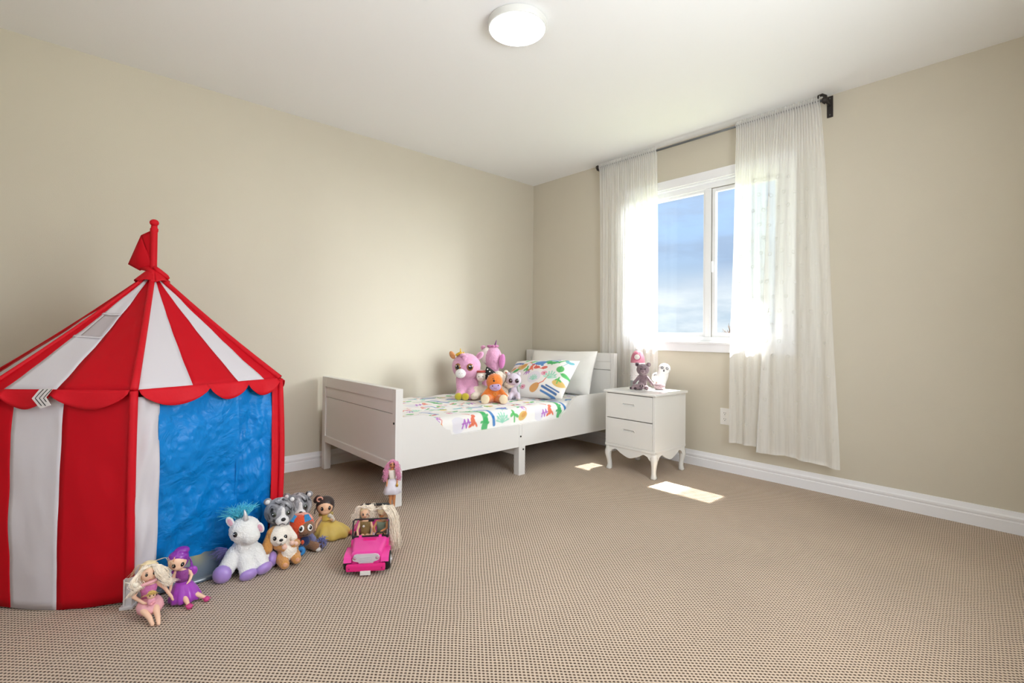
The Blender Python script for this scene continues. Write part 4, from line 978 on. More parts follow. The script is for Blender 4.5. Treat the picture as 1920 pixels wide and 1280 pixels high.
# --- dolls
def hand(w, d, s=1.0, side=1):
    """palm with four fingers of unequal length and a thumb from the side of the palm"""
    w = Vector(w); d = Vector(d).normalized(); u = d.cross(Vector((0, 1, .2))).normalized(); v = d.cross(u)
    P = [K(w, w+d*.008*s, .0032*s, .0040*s)]
    for i, L in enumerate((.0075, .0090, .0085, .0065)):
        b = w+d*.008*s+u*(i-1.5)*.0019*s; k = b+d*L*.55*s; P += [K(b, k, .0011*s, .0010*s), K(k, k+(d*.8+v*.4*side)*L*.5*s, .0010*s, .0008*s)]
    P.append(K(w+d*.003*s-u*.0032*s, w+d*.007*s-u*.0062*s, .0012*s, .0010*s)); return P
def doll_face(t, hc, hr, eyecol, er=.0045, lip='c2605c', az=24, el=-4, off=0):
    eyes(t, hc, hr, R(az), R(el), er, None, 1.25, R(off), thick=.3)
    for s in (-1, 1):
        L = [surf(hc, (hr[0]*1.01, hr[1]*1.01, hr[2]*1.01), R(off+s*az+k*9), R(el+13+2*(1-abs(k))))[0] for k in (-1, 0, 1)]
        MB().tube(L, [.0005, .0008, .0005], 5).obj('eyebrow', mat('brow_brown', '5b3a26', .6), t, True)
    p, n = surf(hc, hr, R(off), R(-36)); button('mouth', mat('lips_'+lip, lip, .35), p, n, er*.9, .0009, t, .45)
    p, n = surf(hc, hr, R(off), R(-18)); MB().ell(p, (.0018, .0026, .0018)).obj('nose', t.get('skin_m') or SKIN3, t, True)
def skirt(name, ma, parent, c, prof, tilt=(0, 0, 0), waves=7, wamp=.08, seg=40, th=.0012):
    """lofted cloth: prof = (z, rx, ry, dx, dy)"""
    mb = MB(); vs = []; fs = []; n = len(prof)
    for j, (z, rx, ry, dx, dy) in enumerate(prof):
        for k in range(seg):
            a = 2*PI*k/seg; w = 1+wamp*(j/(n-1))*math.sin(waves*a+j*.3); vs.append((dx+rx*w*math.cos(a), dy+ry*w*math.sin(a), z))
    for j in range(n-1):
        for k in range(seg): fs.append((j*seg+k, j*seg+(k+1) % seg, (j+1)*seg+(k+1) % seg, (j+1)*seg+k))
    o = mb.add(vs, fs).obj(name, ma, parent, True, loc=c, rot=tilt); thicken(o, th, 0); return o
def hairlines(hc, hr, n, ends, seed, amp=.003, freq=2.0, back=True, azr=(60, 300), npt=8, elr=(10, 80)):
    rr = random.Random(seed); L = []
    for i in range(n):
        az = R(rr.uniform(*azr)); el = R(rr.uniform(*elr)); p, nn = surf(hc, (hr[0]*1.03, hr[1]*1.03, hr[2]*1.03), az, el)
        L.append(lock(p, ends(p, nn, rr), 1, npt, rr.random()*6, amp, freq))
    return L

# princess-style doll in a yellow gown
t = thing('doll', 'brown-haired doll in a yellow gown sitting on the carpet', 'doll', (1.222, -2.515, 0), R(70))
hc, hr = (-.034, .0, .140), (.036, .033, .036)
bd = blob('body', [E(hc, hr), E((-.034, -.006, .122), (.026, .026, .018)), K((-.032, .004, .108), (-.030, .006, .085), .009, .010), E((-.026, .008, .083), (.021, .014, .024)), K((-.050, .006, .096), (-.070, -.006, .068), .0075, .0065), K((-.070, -.006, .068), (-.074, -.018, .052), .0065, .005),
                   K((-.008, .006, .096), (.006, -.012, .076), .0075, .0065), K((.006, -.012, .076), (-.008, -.026, .084), .0062, .005), E((-.02, .01, .05), (.025, .02, .03))]+hand((-.074, -.018, .052), (-.1, -.3, -1), .9)+hand((-.008, -.026, .084), (-.8, -.2, .5), .8), SKIN, t, .0022, 2)
GOLD = SATIN('gold', 'e8cb68')
skirt('gown', GOLD, t, (-.012, 0, 0), [(.072, .022, .018, -.012, .008), (.064, .034, .028, -.008, .004), (.050, .055, .044, .002, -.004), (.030, .072, .054, .010, -.010), (.012, .078, .060, .012, -.014), (.002, .074, .056, .012, -.014)], waves=8, wamp=.09)
skirt('bodice', GOLD, t, (-.026, .008, 0), [(.104, .023, .0165, -.002, 0), (.095, .0235, .0175, 0, 0), (.080, .0225, .016, .0, 0), (.070, .022, .017, .002, 0)], wamp=.02)
for s in (-1, 1): MB().ell((-.030+s*.022, .006, .102), (.011, .010, .009)).obj('sleeve', mat('olive_gold', 'b3a05a', .4, bump=.2), t, True)
MB().ell((-.014, -.010, .098), (.010, .006, .009)).ell((.000, -.018, .080), (.009, .006, .010)).ell((-.004, -.012, .090), (.008, .005, .010)).obj('lace', mat('lace_cream', 'e8e2d6', .8, bump=.5, bscale=300), t, True)
doll_face(t, hc, hr, 'brown', .0068, 'b8483e', 27, -2, 4)
HB = HAIRM('dark_brown', '2e1c17')
blob('hair', [E((-.033, .008, .150), (.041, .036, .036)), E((-.033, .012, .140), (.042, .030, .042))], HB, t, .003, 3)
hb = MB().ell((-.066, .004, .178), (.015, .015, .016)).ell((-.076, .004, .170), (.010, .010, .012)); hb.obj('bun', HB, t, True)
MB().tube([(-.058+.012*math.cos(a), -.010, .178+.010*math.sin(a)) for a in [2*PI*k/12 for k in range(12)]], .0035, 8, closed=True).obj('hair_band', mat('ribbon_peach', 'd99a86', .5), t, True)
strands('fringe', hairlines(hc, hr, 60, lambda p, n, rr: [p+Vector((n.x*.008, .002, .004)), p+Vector((n.x*.010+(.004 if p.x > -.034 else -.004), .004, -.018-rr.random()*.012))], 2, .001, 1, azr=(-80, 80), elr=(38, 62)), .0014, .0007, HB, t)
strands('side_lock', [lock((-.068, .0, .15), [(-.078, -.004, .13), (-.080, -.004, .112)], 1, 8, None, .002, 2) for _ in range(10)], .0012, .0006, HB, t)
for x, y, a in ((.080, -.030, .3), ):
    b = MB().ell((0, 0, .014), (.010, .016, .012)).ell((.004, .002, .030), (.007, .007, .016)).obj('shoe', mat('pink_shoe', 'd8607c', .35), t, True, loc=(x, y, 0), rot=(0, .35, a))
    for k in range(5): MB().tube([(.004, .002, .040), (.004+.012*math.cos(k*1.25), .004*math.sin(k*1.25), .050+.004*math.sin(k*2.1))], [.003, .0012], 6).obj('shoe_ribbon', mat('pink_shoe', 'd8607c', .35), b, True)

# doll with purple hair and satin dress
t = thing('doll', 'doll with purple hair and a purple satin dress sitting by the tent door', 'doll', (1.432, -3.138, 0), R(80))
hc, hr = (-.014, -.004, .146), (.028, .026, .028)
blob('body', [E(hc, hr), E((-.014, -.010, .134), (.020, .020, .015)), K((-.008, .0, .124), (-.004, .004, .105), .0065, .0075), E((.0, .006, .092), (.019, .012, .024)), E((.004, .006, .055), (.022, .016, .022)),
              K((-.020, .004, .108), (-.030, .004, .080), .0065, .0055), K((-.030, .004, .080), (-.034, -.004, .048), .0055, .0045), K((.020, .006, .106), (.028, .004, .086), .0065, .0055), K((.028, .004, .086), (.022, -.010, .072), .0055, .0045),
              K((-.004, -.002, .036), (.010, -.032, .026), .011, .009), K((.010, -.032, .026), (.022, -.064, .012), .009, .0055), K((.018, .002, .036), (.042, -.020, .026), .011, .009), K((.042, -.020, .026), (.070, -.040, .014), .009, .0055)]
     +hand((-.034, -.004, .048), (-.1, -.1, -1), .9)+hand((.022, -.010, .072), (-.6, -.5, -.4), .9), SKIN3, t, .0022, 2)
PS = SATIN('violet_dress', '9a35b0'); PS2 = mat('violet_sequin', '8f3a92', .35, bump=.4, bscale=420, sheen=.2)
skirt('bodice', PS2, t, (0, .006, 0), [(.112, .019, .0125, .0, 0), (.100, .0205, .0145, 0, 0), (.085, .019, .013, .0, 0), (.070, .0205, .015, .002, 0)], wamp=.02)
skirt('skirt', PS, t, (.004, 0, 0), [(.072, .020, .015, -.002, .004), (.062, .028, .021, .0, .002), (.044, .038, .028, .003, -.003), (.024, .046, .034, .005, -.007), (.012, .046, .035, .006, -.008), (.008, .040, .030, .006, -.008)], waves=10, wamp=.13)
for s in (-1, 1): MB().ell((s*.024, .008, .108), (.008, .008, .007)).obj('sleeve', PS, t, True)
MB().ell((.034, .010, .098), (.012, .008, .016)).obj('bow', PS, t, True)
doll_face(t, hc, hr, 'brown', .0062, 'c8606a', 27, -10, 6)
HP = HAIRM('purple', '8a2aa8')
blob('hair', [E((-.012, .004, .158), (.032, .029, .024)), E((-.012, .010, .146), (.032, .022, .032)), E((-.002, .006, .178), (.024, .020, .014))], mat('hair_purple_shell', '8426a2', .28, coat=.3, bump=.12, bscale=200), t, .0025, 3)
MB().tube([(-.022, -.021, .146), (-.025, -.0245, .158), (-.022, -.022, .170)], [.0018, .0024, .0016], 6).obj('highlight_lock', HAIRM('peach', 'dca07e'), t, True)
strands('pony_tail', [lock((.012+.004*random.random(), .018, .15), [(.024, .022, .135), (.026+.006*random.random(), .018, .11), (.024, .012, .10)], 1, 8, None, .003, 2) for _ in range(40)], .0014, .0007, HP, t)
for x, y in ((.024, -.068), (.074, -.043)):
    b = MB().ell((0, 0, .010), (.010, .012, .009)).obj('shoe', mat('magenta_shoe', 'c03a7c', .35), t, True, loc=(x, y, 0))
    for k in range(6): MB().tube([(0, -.004, .012), (.013*math.cos(k*1.05), -.004+.006*math.sin(k*1.05), .013+.005*math.sin(k*2.4))], [.0035, .0015], 6).obj('shoe_ribbon', mat('magenta_shoe', 'c03a7c', .35), b, True)

# long blonde doll in pink, slumped against the tent pole, a small flower puppet in its lap
t = thing('doll', 'long-haired blonde doll in a pink dress slumped against the tent pole', 'doll', (1.460, -3.236, 0), R(84))
hc, hr = (.0, .0, .146), (.025, .023, .030)
blob('body', [E(hc, hr), K((.0, .004, .122), (.0, .006, .108), .0065, .007), E((-.002, .008, .096), (.024, .013, .020)), E((.0, .008, .068), (.018, .012, .026)), E((.002, .006, .042), (.024, .017, .020)),
              K((-.025, .006, .104), (-.040, .0, .076), .0068, .006), K((-.040, .0, .076), (-.012, -.026, .058), .006, .0045), K((.022, .006, .104), (.044, .004, .080), .0068, .006), K((.044, .004, .080), (.064, -.006, .046), .006, .0045),
              K((-.010, .0, .040), (-.012, -.030, .036), .0135, .011), K((-.012, -.030, .036), (.004, -.062, .022), .011, .0075), K((.004, -.062, .022), (.012, -.084, .008), .0075, .0055),
              K((.014, .0, .040), (.020, -.034, .036), .0135, .011), K((.020, -.034, .036), (.026, -.066, .020), .011, .0075), K((.026, -.066, .020), (.028, -.088, .008), .0075, .0055)]
     +hand((-.012, -.026, .058), (.9, -.3, -.1), .95)+hand((.064, -.006, .046), (.35, -.2, -.9), .95), SKIN3, t, .0022, 2)
PKD = mat('pink_dress', 'e3a7ae', .55, bump=.25, bscale=90)
skirt('skirt', PKD, t, (.004, 0, 0), [(.062, .020, .015, 0, .006), (.054, .030, .024, .0, .0), (.044, .036, .032, .0, -.008), (.032, .036, .034, .002, -.012), (.022, .033, .030, .002, -.012)], waves=8, wamp=.05)
skirt('bodice', mat('pink_magenta_top', 'd278b4', .4, bump=.3, bscale=150), t, (0, .008, 0), [(.104, .025, .0145, 0, 0), (.092, .0245, .0155, 0, 0), (.075, .020, .014, .0, 0), (.060, .020, .015, .0, 0)], wamp=.02)
MB().tube([(-.030, -.014, .108), (-.012, -.021, .116), (.012, -.020, .120), (.020, -.014, .122)], .0055, 8).obj('collar_band', PKD, t, True)
doll_face(t, hc, hr, 'brown', .0042, 'cf7a78', 25, 0, 10)
HBL = HAIRM('blonde', 'e3cfa4'); HBW = HAIRM('pale_blonde', 'f5e8d6')
blob('hair', [E((.0, .006, .154), (.029, .026, .028)), E((.0, .010, .140), (.029, .020, .034))], HBL, t, .0025, 3)
Ls = []
for i in range(230):
    a = random.random(); s = random.choice((-1, 1)); w = random.gauss(0, .007)
    if s < 0: Ls.append(lock((-.006+random.gauss(0, .006), -.012+random.gauss(0, .006), .172), [(-.028+w, -.020, .160+w), (-.038+w, -.022+w, .128), (-.030+w, -.026, .108), (-.044+w*1.2, -.020+w, .086+.01*a)], 1, 12, None, .004, 2.2))
    else: Ls.append(lock((.0+random.gauss(0, .006), -.010+random.gauss(0, .006), .174), [(.022+w*.6, -.016, .170), (.036+w, -.014+w, .142), (.046+w, -.010, .112), (.064+w*1.2, -.004+w, .088+.012*a)], 1, 12, None, .004, 2.0))
strands('long_hair', Ls, .0012, .0005, HBW, t)
strands('stray_hair', [lock((.0, .0, .175), [(.03+.02*random.random(), .0, .185), (.056+.012*random.random(), .0, .155), (.05, -.004, .12)], 1, 12, None, .004, 1) for _ in range(6)]+[lock((.0, .0, .175), [(-.03, .0, .178), (-.052-.01*random.random(), -.004, .14), (-.056, -.006, .118)], 1, 12, None, .007, 1) for _ in range(6)], .00045, .00025, HBL, t)
MB().ell((-.034, -.026, .124), (.008, .006, .009)).tube([(-.034, -.028, .126), (-.062, -.026, .140)], [.0028, .001], 6).tube([(-.034, -.028, .126), (-.030, -.028, .146)], [.0026, .001], 6).obj('hair_tie', mat('ribbon_ivory', 'efe6d6', .5), t, True)
pp = thing('flower_puppet', 'tiny doll with a golden curl held in the lap of the blonde doll in pink', 'doll', (1.460+.036, -3.236+.004, .058), R(84))
MB().ell((0, 0, .026), (.013, .011, .014)).obj('head', SKIN3, pp, True); MB().ell((0, .002, .004), (.012, .010, .014)).obj('body', mat('puppet_pink', 'e2a0b0', .6), pp, True)
strands('hair', [lock((random.gauss(0, .004), -.003, .039), [(random.gauss(0, .008), -.011, .036), (random.gauss(0, .010), -.010, .030)], 1, 7, None, .0025, 2) for _ in range(40)], .0013, .0006, HAIRM('gold', 'c9a558'), pp)
for x_ in (-.004, .006): MB().ell((x_, -.0105, .027), (.0018, .0012, .0022)).obj('eye', mat('black_eye', '0d0b0d', .12, coat=.5), pp, True)
MB().ell((.006, -.012, .004), (.006, .004, .005)).ell((.0, -.013, .0), (.005, .004, .005)).obj('rose', mat('rose_pink', 'e59aa6', .6), pp, True)

# pink-haired doll standing against the bed post
t = thing('doll', 'doll with curly pink hair and a white dress standing against the bed leg', 'doll', (1.150, -2.168, 0), R(62), None, 1.03)
hc, hr = (.0, .0, .252), (.0155, .0155, .0195)
blob('body', [E(hc, hr), K((0, .002, .236), (0, .003, .222), .0055, .006), E((0, .004, .208), (.019, .010, .020)), E((0, .004, .180), (.014, .010, .022)), E((0, .004, .158), (.018, .013, .016)),
              K((-.020, .004, .220), (-.027, .0, .185), .0058, .005), K((-.027, .0, .185), (-.026, -.010, .152), .005, .004), K((.020, .004, .220), (.027, .0, .185), .0058, .005), K((.027, .0, .185), (.024, -.016, .156), .005, .004),
              K((-.009, .004, .150), (-.009, .002, .078), .011, .0085), K((-.009, .002, .078), (-.009, .004, .018), .008, .005), K((.010, .004, .150), (.010, .002, .078), .011, .0085), K((.010, .002, .078), (.010, .004, .018), .008, .005),
              K((-.009, .004, .012), (-.010, -.014, .005), .006, .0045), K((.010, .004, .012), (.011, -.014, .005), .006, .0045)]+hand((-.026, -.010, .152), (0, -.2, -1), .9)+hand((.024, -.016, .156), (-.2, -.3, -.9), .9), SKIN2, t, .0022, 2)
WD = mat('white_dress', 'dcd8e2', .45, bump=.1, sheen=.3)
skirt('bodice', mat('cream_top', 'e8e3d6', .6), t, (0, .004, 0), [(.222, .020, .0115, 0, 0), (.208, .0205, .0125, 0, 0), (.190, .016, .0115, 0, 0), (.172, .016, .012, 0, 0)], wamp=.01)
skirt('skirt', WD, t, (0, .004, 0), [(.176, .016, .0125, 0, 0), (.160, .026, .021, 0, 0), (.130, .037, .030, 0, 0), (.104, .046, .037, 0, 0)], waves=5, wamp=.07, seg=50)
doll_face(t, hc, hr, 'brown', .003, 'b0605c', 26, 0, 0)
HPK = HAIRM('candy_pink', 'dc8fb2')
blob('hair', [E((0, .004, .258), (.0185, .0175, .018)), E((0, .008, .248), (.0185, .012, .024))], HPK, t, .002, 3)
Ls = []
for i in range(110):
    s = random.choice((-1, 1)); w = random.gauss(0, .005)
    Ls.append(lock((s*.004+random.gauss(0, .003), -.006+random.gauss(0, .006), .272), [(s*.020+w*.6, -.010+w, .262), (s*.028+w, -.010+w, .232), (s*.031+w, -.012+w, .20), (s*(.036 if s < 0 else .033)+w, -.010, .166+.03*random.random())], 1, 16, None, .0055, 5))
strands('curly_hair', Ls, .0015, .0011, HPK, t)
MB().ell((.024, -.026, .150), (.006, .005, .009)).obj('purse', mat('gold_purse', 'c79a3e', .35, metal=.4), t, True)

# ------------------------------------------------------------------ pink toy car and its riders
CARX, CARY, CARR = 1.681, -2.570, 55.5
t = thing('toy_car', 'bright pink open-top toy car with a black windscreen frame', 'toy car', (CARX, CARY, 0), R(CARR))
PKC = mat('car_pink_plastic', 'e2409a', .25, coat=.3); PKD2 = mat('car_deep_pink', 'd81f78', .3, coat=.2); SIL = mat('car_silver', 'cfccd1', .3, metal=.25); TYRE = mat('tyre_black', '161517', .55); INT = mat('car_white_inside', 'dcd6d8', .4)
# tub with door sides, front bonnet loft
mbm = MB()
def sect(y, hw, zt, zb, r):
    """rounded cross-section of the bonnet"""
    P = []
    for a in (0, 22, 45, 67, 90): P.append((hw-r+r*math.cos(R(a)), zt-r+r*math.sin(R(a))))
    for a in (90, 113, 135, 158, 180): P.append((-hw+r+r*math.cos(R(a)), zt-r+r*math.sin(R(a))))
    return [(hw, zb)]+P+[(-hw, zb)], y
secs = [sect(.012, .052, .082, .03, .012), sect(.016, .058, .090, .03, .014), sect(.05, .062, .097, .03, .014), sect(.095, .066, .103, .03, .013), sect(.118, .070, .106, .03, .012)]
n = len(secs[0][0]); vs = [(x, y, z) for P, y in secs for x, z in P]; fs = [(j*n+i, j*n+(i+1) % n, (j+1)*n+(i+1) % n, (j+1)*n+i) for j in range(len(secs)-1) for i in range(n)]+[tuple(range(n)), tuple((len(secs)-1)*n+i for i in range(n))]
mbm.add(vs, fs).obj('bonnet', PKC, t, 'auto')
MB().box(-.026, .026, .088, .104, .098, .107, .003).obj('bonnet_vent', PKD2, t)
for s in (-1, 1): MB().box(s*.040-.006, s*.040+.006, .108, .118, .100, .113, .002).obj('windscreen_hinge', PKC, t)
for s in (-1, 1):
    x0, x1 = (.056, .086) if s > 0 else (-.086, -.056)
    MB().prism([(.004, .050), (.010, .066), (.026, .074), (.085, .078), (.105, .066), (.112, .040), (.10, .040), (.092, .056), (.075, .064), (.035, .062), (.018, .052), (.012, .048)], x0, x1, 'x').obj('front_wing', PKC, t, 'auto')
    MB().box(x0+.004, x1-.003, .012, .03, .050, .062).obj('wing_liner', TYRE, t)
    MB().prism([(.104, .028), (.225, .028), (.235, .044), (.245, .074), (.275, .084), (.305, .080), (.325, .060), (.345, .060), (.345, .092), (.235, .092), (.222, .070), (.150, .066), (.132, .094), (.104, .098)], s*.070-.005, s*.070+.005, 'x').obj('side_panel', PKC, t, 'auto')
    MB().prism([(.235, .084), (.345, .084), (.345, .092), (.235, .092)], min(s*.072, s*.088), max(s*.072, s*.088), 'x').obj('rear_wing', PKC, t)
MB().box(-.066, .066, .112, .34, .028, .036, .002).obj('floor_pan', INT, t)
MB().box(-.068, .068, .336, .346, .036, .092, .003).obj('tailgate', PKC, t)
MB().box(-.066, .066, .106, .122, .060, .100, .003).obj('dashboard', INT, t)
# grille plate with lamps, bumper, number plate
gp = [(.050*math.cos(a)*1.0+(.0), .066+.0135*math.sin(a)) for a in [2*PI*k/32 for k in range(32)]]
gp = [(-.052, .064)]+[(-.046, .078), (-.036, .081), (.036, .081), (.046, .078), (.052, .070), (.050, .060), (.040, .055), (.030, .052), (.024, .044), (-.024, .044), (-.030, .052), (-.042, .055), (-.050, .058)]
g = MB().prism(gp, .004, .014, 'y').obj('grille', SIL, t, 'auto')
for s in (-1, 1):
    l = MB().ell((s*.043, .004, .068), (.0075, .003, .0075)).obj('headlamp', mat('lamp_grey', 'a9a2a6', .15, coat=.5), g, True); MB().ell((s*.043, .0015, .068), (.003, .002, .003)).obj('lamp_bulb', mat('bulb_pink', 'c77c98', .3), l, True)
for k in range(4): MB().box(-.024, .024, .002, .006, .050+.006*k, .0525+.006*k, .001).obj('grille_bar', SIL, g)
MB().box(-.075, .075, -.010, .010, .020, .047, .007).obj('bumper', PKD2, t)
for s in (-1, 1): MB().lathe([(.003, 0), (.003, .002)], 10, Matrix.Translation((s*.062, -.0095, .033)) @ Matrix.Rotation(PI/2, 4, 'X')).obj('bumper_stud', mat('stud_dark', '8a1450', .4), t)
MB().box(-.020, .020, -.014, -.009, .008, .024, .001).obj('number_plate', mat('plate_white', 'd8d4d0', .4), t)
# windscreen frame
wy, wz0, wy1, wz1 = .116, .104, .134, .171
wf = MB().tube([(-.072, wy, wz0), (-.072, wy1, wz1-.006), (-.066, wy1+.001, wz1), (.066, wy1+.001, wz1), (.072, wy1, wz1-.006), (.072, wy, wz0)], .0032, 8).box(-.074, .074, wy-.004, wy+.004, wz0-.004, wz0+.006, .001)
wo_ = wf.obj('windscreen_frame', BLACK, t, 'auto')
MB().box(-.012, .012, wy1+.001, wy1+.008, wz1-.012, wz1-.003, .002).obj('mirror', BLACK, wo_)
MB().tube([(-.064, .262, .085), (-.064, .262, .180), (-.056, .262, .188), (.056, .262, .188), (.064, .262, .180), (.064, .262, .085)], .0055, 10).obj('roll_bar', BLACK, t, True)
def wheel(x, y):
    w_ = MB().lathe([(.018, -.014), (.030, -.014), (.0345, -.010), (.036, -.004), (.036, .004), (.0345, .010), (.030, .014), (.018, .014)], 28, Matrix.Translation((x, y, .036)) @ Matrix.Rotation(PI/2, 4, 'Y')).obj('wheel', TYRE, t, 'auto')
    s = 1 if x > 0 else -1
    MB().lathe([(.019, 0), (.017, .004), (.006, .005), (.005, .008), (.001, .008)], 20, Matrix.Translation((x+s*.011, y, .036)) @ Matrix.Rotation(s*PI/2, 4, 'Y')).obj('hubcap', SIL, w_, 'auto')
for x in (-.076, .076):
    for y in (.055, .280): wheel(x, y)
for s in (-1, 1):
    b = MB().box(s*.034-.024, s*.034+.024, .175, .225, .036, .064, .006).obj('seat', INT, t)
    MB().box(s*.034-.024, s*.034+.024, .222, .234, .05, .118, .005).obj('backrest', INT, b); MB().box(s*.034-.012, s*.034+.012, .219, .232, .105, .135, .004).obj('headrest', mat('seat_pink', 'd8296f', .4), b)
MB().tube([(.034+.017*math.cos(a), .135-.008*math.sin(a), .104+.015*math.sin(a)) for a in [2*PI*k/20 for k in range(20)]], .0022, 6, closed=True).tube([(.034, .118, .095), (.034, .135, .104)], .003, 6).tube([(.018, .134, .104), (.050, .136, .104)], .0022, 6).obj('steering_wheel', BLACK, t, True)
def carpt(x, y, z): a = R(CARR); return (CARX+x*math.cos(a)-y*math.sin(a), CARY+x*math.sin(a)+y*math.cos(a), z)
# rider on the passenger side
t = thing('doll', 'blonde frizzy-haired doll with a brown top riding in the pink car', 'doll', carpt(-.034, .20, .064), R(CARR+4))
hc, hr = (.0, -.002, .112), (.020, .019, .024)
blob('body', [E(hc, hr), K((0, .002, .092), (0, .003, .078), .0055, .006), E((0, .004, .060), (.021, .012, .022)), E((0, .002, .028), (.019, .014, .022)), K((-.022, .004, .070), (-.032, -.008, .038), .006, .005), K((-.032, -.008, .038), (-.026, -.034, .022), .005, .004), K((.022, .004, .070), (.032, -.008, .038), .006, .005), K((.032, -.008, .038), (.026, -.034, .022), .005, .004),
              K((-.010, -.004, .014), (-.011, -.042, .014), .011, .009), K((.010, -.004, .014), (.011, -.042, .014), .011, .009)]+hand((-.026, -.034, .022), (.1, -1, -.1), .9)+hand((.026, -.034, .022), (-.1, -1, -.1), .9), SKIN, t, .0022, 2)
skirt('top', mat('top_olive_brown', '80683c', .6, bump=.4, bscale=200), t, (0, .003, 0), [(.076, .022, .013, 0, 0), (.060, .0235, .015, 0, 0), (.040, .020, .014, 0, 0), (.020, .021, .016, 0, 0)], wamp=.02)
MB().ell((-.006, -.014, .058), (.005, .003, .005)).obj('flower_pin', mat('pin_white', 'e8e2da', .5), t, True)
doll_face(t, hc, hr, 'brown', .0038, 'c0605c', 25, -6, 0)
blob('hair', [E((0, .004, .120), (.023, .021, .022)), E((0, .008, .106), (.023, .016, .028))], HBL, t, .0025, 3)
rr = random.Random(5); Ls = []
for i in range(150):
    s = -1 if rr.random() < .62 else 1; w = rr.gauss(0, .007)
    Ls.append(lock((rr.gauss(0, .006), -.006+rr.gauss(0, .006), .136), [(s*.020+w, -.006+w, .136+abs(w)), (s*.032+w, -.004+w, .112), (s*(.040 if s < 0 else .030)+w*1.5, -.006+w, .080+.03*rr.random())], 1, 12, None, .006, 3))
strands('frizzy_hair', Ls, .0011, .0005, HBW, t)
# rider on the driver's side, head turned away, hair hanging over the car's side
t = thing('doll', "doll in the driver's seat with long blonde hair hanging over the car side", 'doll', carpt(.034, .205, .064), R(CARR-10))
hc, hr = (.006, .0, .106), (.020, .019, .024)
blob('body', [E(hc, hr), K((.003, .002, .086), (0, .003, .074), .0055, .006), E((0, .004, .056), (.021, .012, .022)), E((0, .002, .026), (.019, .014, .022)), K((-.022, .004, .066), (-.028, -.018, .048), .006, .005), K((-.028, -.018, .048), (-.012, -.052, .046), .005, .004), K((.022, .004, .066), (.028, -.018, .048), .006, .005), K((.028, -.018, .048), (.012, -.052, .046), .005, .004),
              K((-.010, -.004, .014), (-.011, -.042, .014), .011, .009), K((.010, -.004, .014), (.011, -.042, .014), .011, .009)]+hand((-.012, -.052, .046), (.1, -1, -.1), .9)+hand((.012, -.052, .046), (-.1, -1, -.1), .9), SKIN2, t, .0022, 2)
skirt('top', mat('top_sage', '7d8b78', .6), t, (0, .003, 0), [(.070, .022, .013, 0, 0), (.056, .0235, .015, 0, 0), (.038, .020, .014, 0, 0), (.018, .021, .016, 0, 0)], wamp=.02)
doll_face(t, hc, hr, 'brown', .0036, 'c0605c', 25, -6, -50)
blob('hair', [E((.008, .0, .116), (.025, .024, .022)), E((.010, .004, .100), (.024, .020, .030))], HBL, t, .0025, 3)
rr = random.Random(8); Ls = []
for i in range(320):
    w = rr.gauss(0, .009); v_ = rr.gauss(0, .009)
    Ls.append(lock((.004+rr.gauss(0, .008), -.002+rr.gauss(0, .009), .128), [(.026+w, -.012+v_, .134+abs(w)*.6), (.054+w, -.022+v_, .108), (.064+w, -.030+v_, .045), (.070+w*1.2, -.038+v_, -.034+.03*rr.random())], 1, 12, None, .004, 2.5))
for i in range(60):
    w = rr.gauss(0, .006); Ls.append(lock((.0, -.004, .128), [(-.018+w, -.008+w, .126), (-.026+w, -.008+w, .112)], 1, 8, None, .004, 2))
strands('long_hair', Ls, .0012, .0005, HBW, t)

# ------------------------------------------------------------------ soft toys on the bed
BZ = MZ+.001
PLK = plush('rose_pink', 'd9a0c0'); MUZW = plush('muzzle_white', 'e6e3e2')
t = thing('plush_unicorn', 'pink plush unicorn with big amber eyes and yellow feet on the bed', 'plush toy', (.43, -1.145, BZ), R(56))
hc, hr = (.0, .0, .248), (.112, .095, .102)
blob('body', [E((.01, .03, .10), (.075, .07, .10)), E(hc, hr), K((-.03, -.02, .06), (-.05, -.075, .035), .045, .036), K((.045, -.02, .06), (.03, -.085, .035), .045, .036), K((-.05, .02, .15), (-.055, -.03, .09), .03, .024), K((.065, .02, .15), (.075, -.03, .09), .03, .024)], PLK, t, .009, 5, fuzz=.004)
MB().ell((-.048, -.088, .200), (.040, .030, .036)).obj('muzzle', MUZW, t, True)
for s in (-1, 1): MB().ell((-.048+s*.010, -.117, .202), (.0025, .0015, .0025)).obj('nostril', mat('nostril_pink', 'b9788f', .6), t, True)
for x, az in ((0, -38), (0, 12)):
    p, n = surf(hc, hr, R(az), R(0)); e = button('eye', mat('eye_amber', '8a5a26', .15, coat=.5), p, n, .026, .011, t, 1.1)
    MB().ell((0, 0, .0075), (.017, .0185, .006), None, 16, 8).obj('pupil', mat('black_eye', '0d0b0d', .12, coat=.5), e, True); MB().ell((-.006, .008, .012), (.0045, .0045, .002), None, 8, 6).obj('eye_glint', mat('eye_glint', 'ffffff', .2), e, True)
YEL = plush('yellow_feet', 'c9b83a')
for x, y in ((-.062, -.108), (-.012, -.122)): MB().ell((x, y, .028), (.030, .026, .028)).obj('foot', YEL, t, True)
e = MB().ell((0, 0, .02), (.020, .014, .034)).obj('ear', plush('ear_orange', 'c98a5a'), t, True, loc=(-.100, .0, .318), rot=(0, -.5, 0))
e = MB().ell((0, 0, .02), (.024, .016, .038)).obj('ear', PLK, t, True, loc=(.090, .0, .318), rot=(0, .75, 0)); MB().ell((-.002, -.012, .02), (.014, .007, .026)).obj('ear_lining', plush('ear_mauve', 'bd83a0'), e, True)
GLD = mat('gold_lame', 'd9ae3a', .35, metal=.5)
MB().tube([(-.080, -.03, .335), (-.055, -.04, .352), (-.03, -.04, .350)], [.012, .011, .009], 8).obj('crown', GLD, t, True)
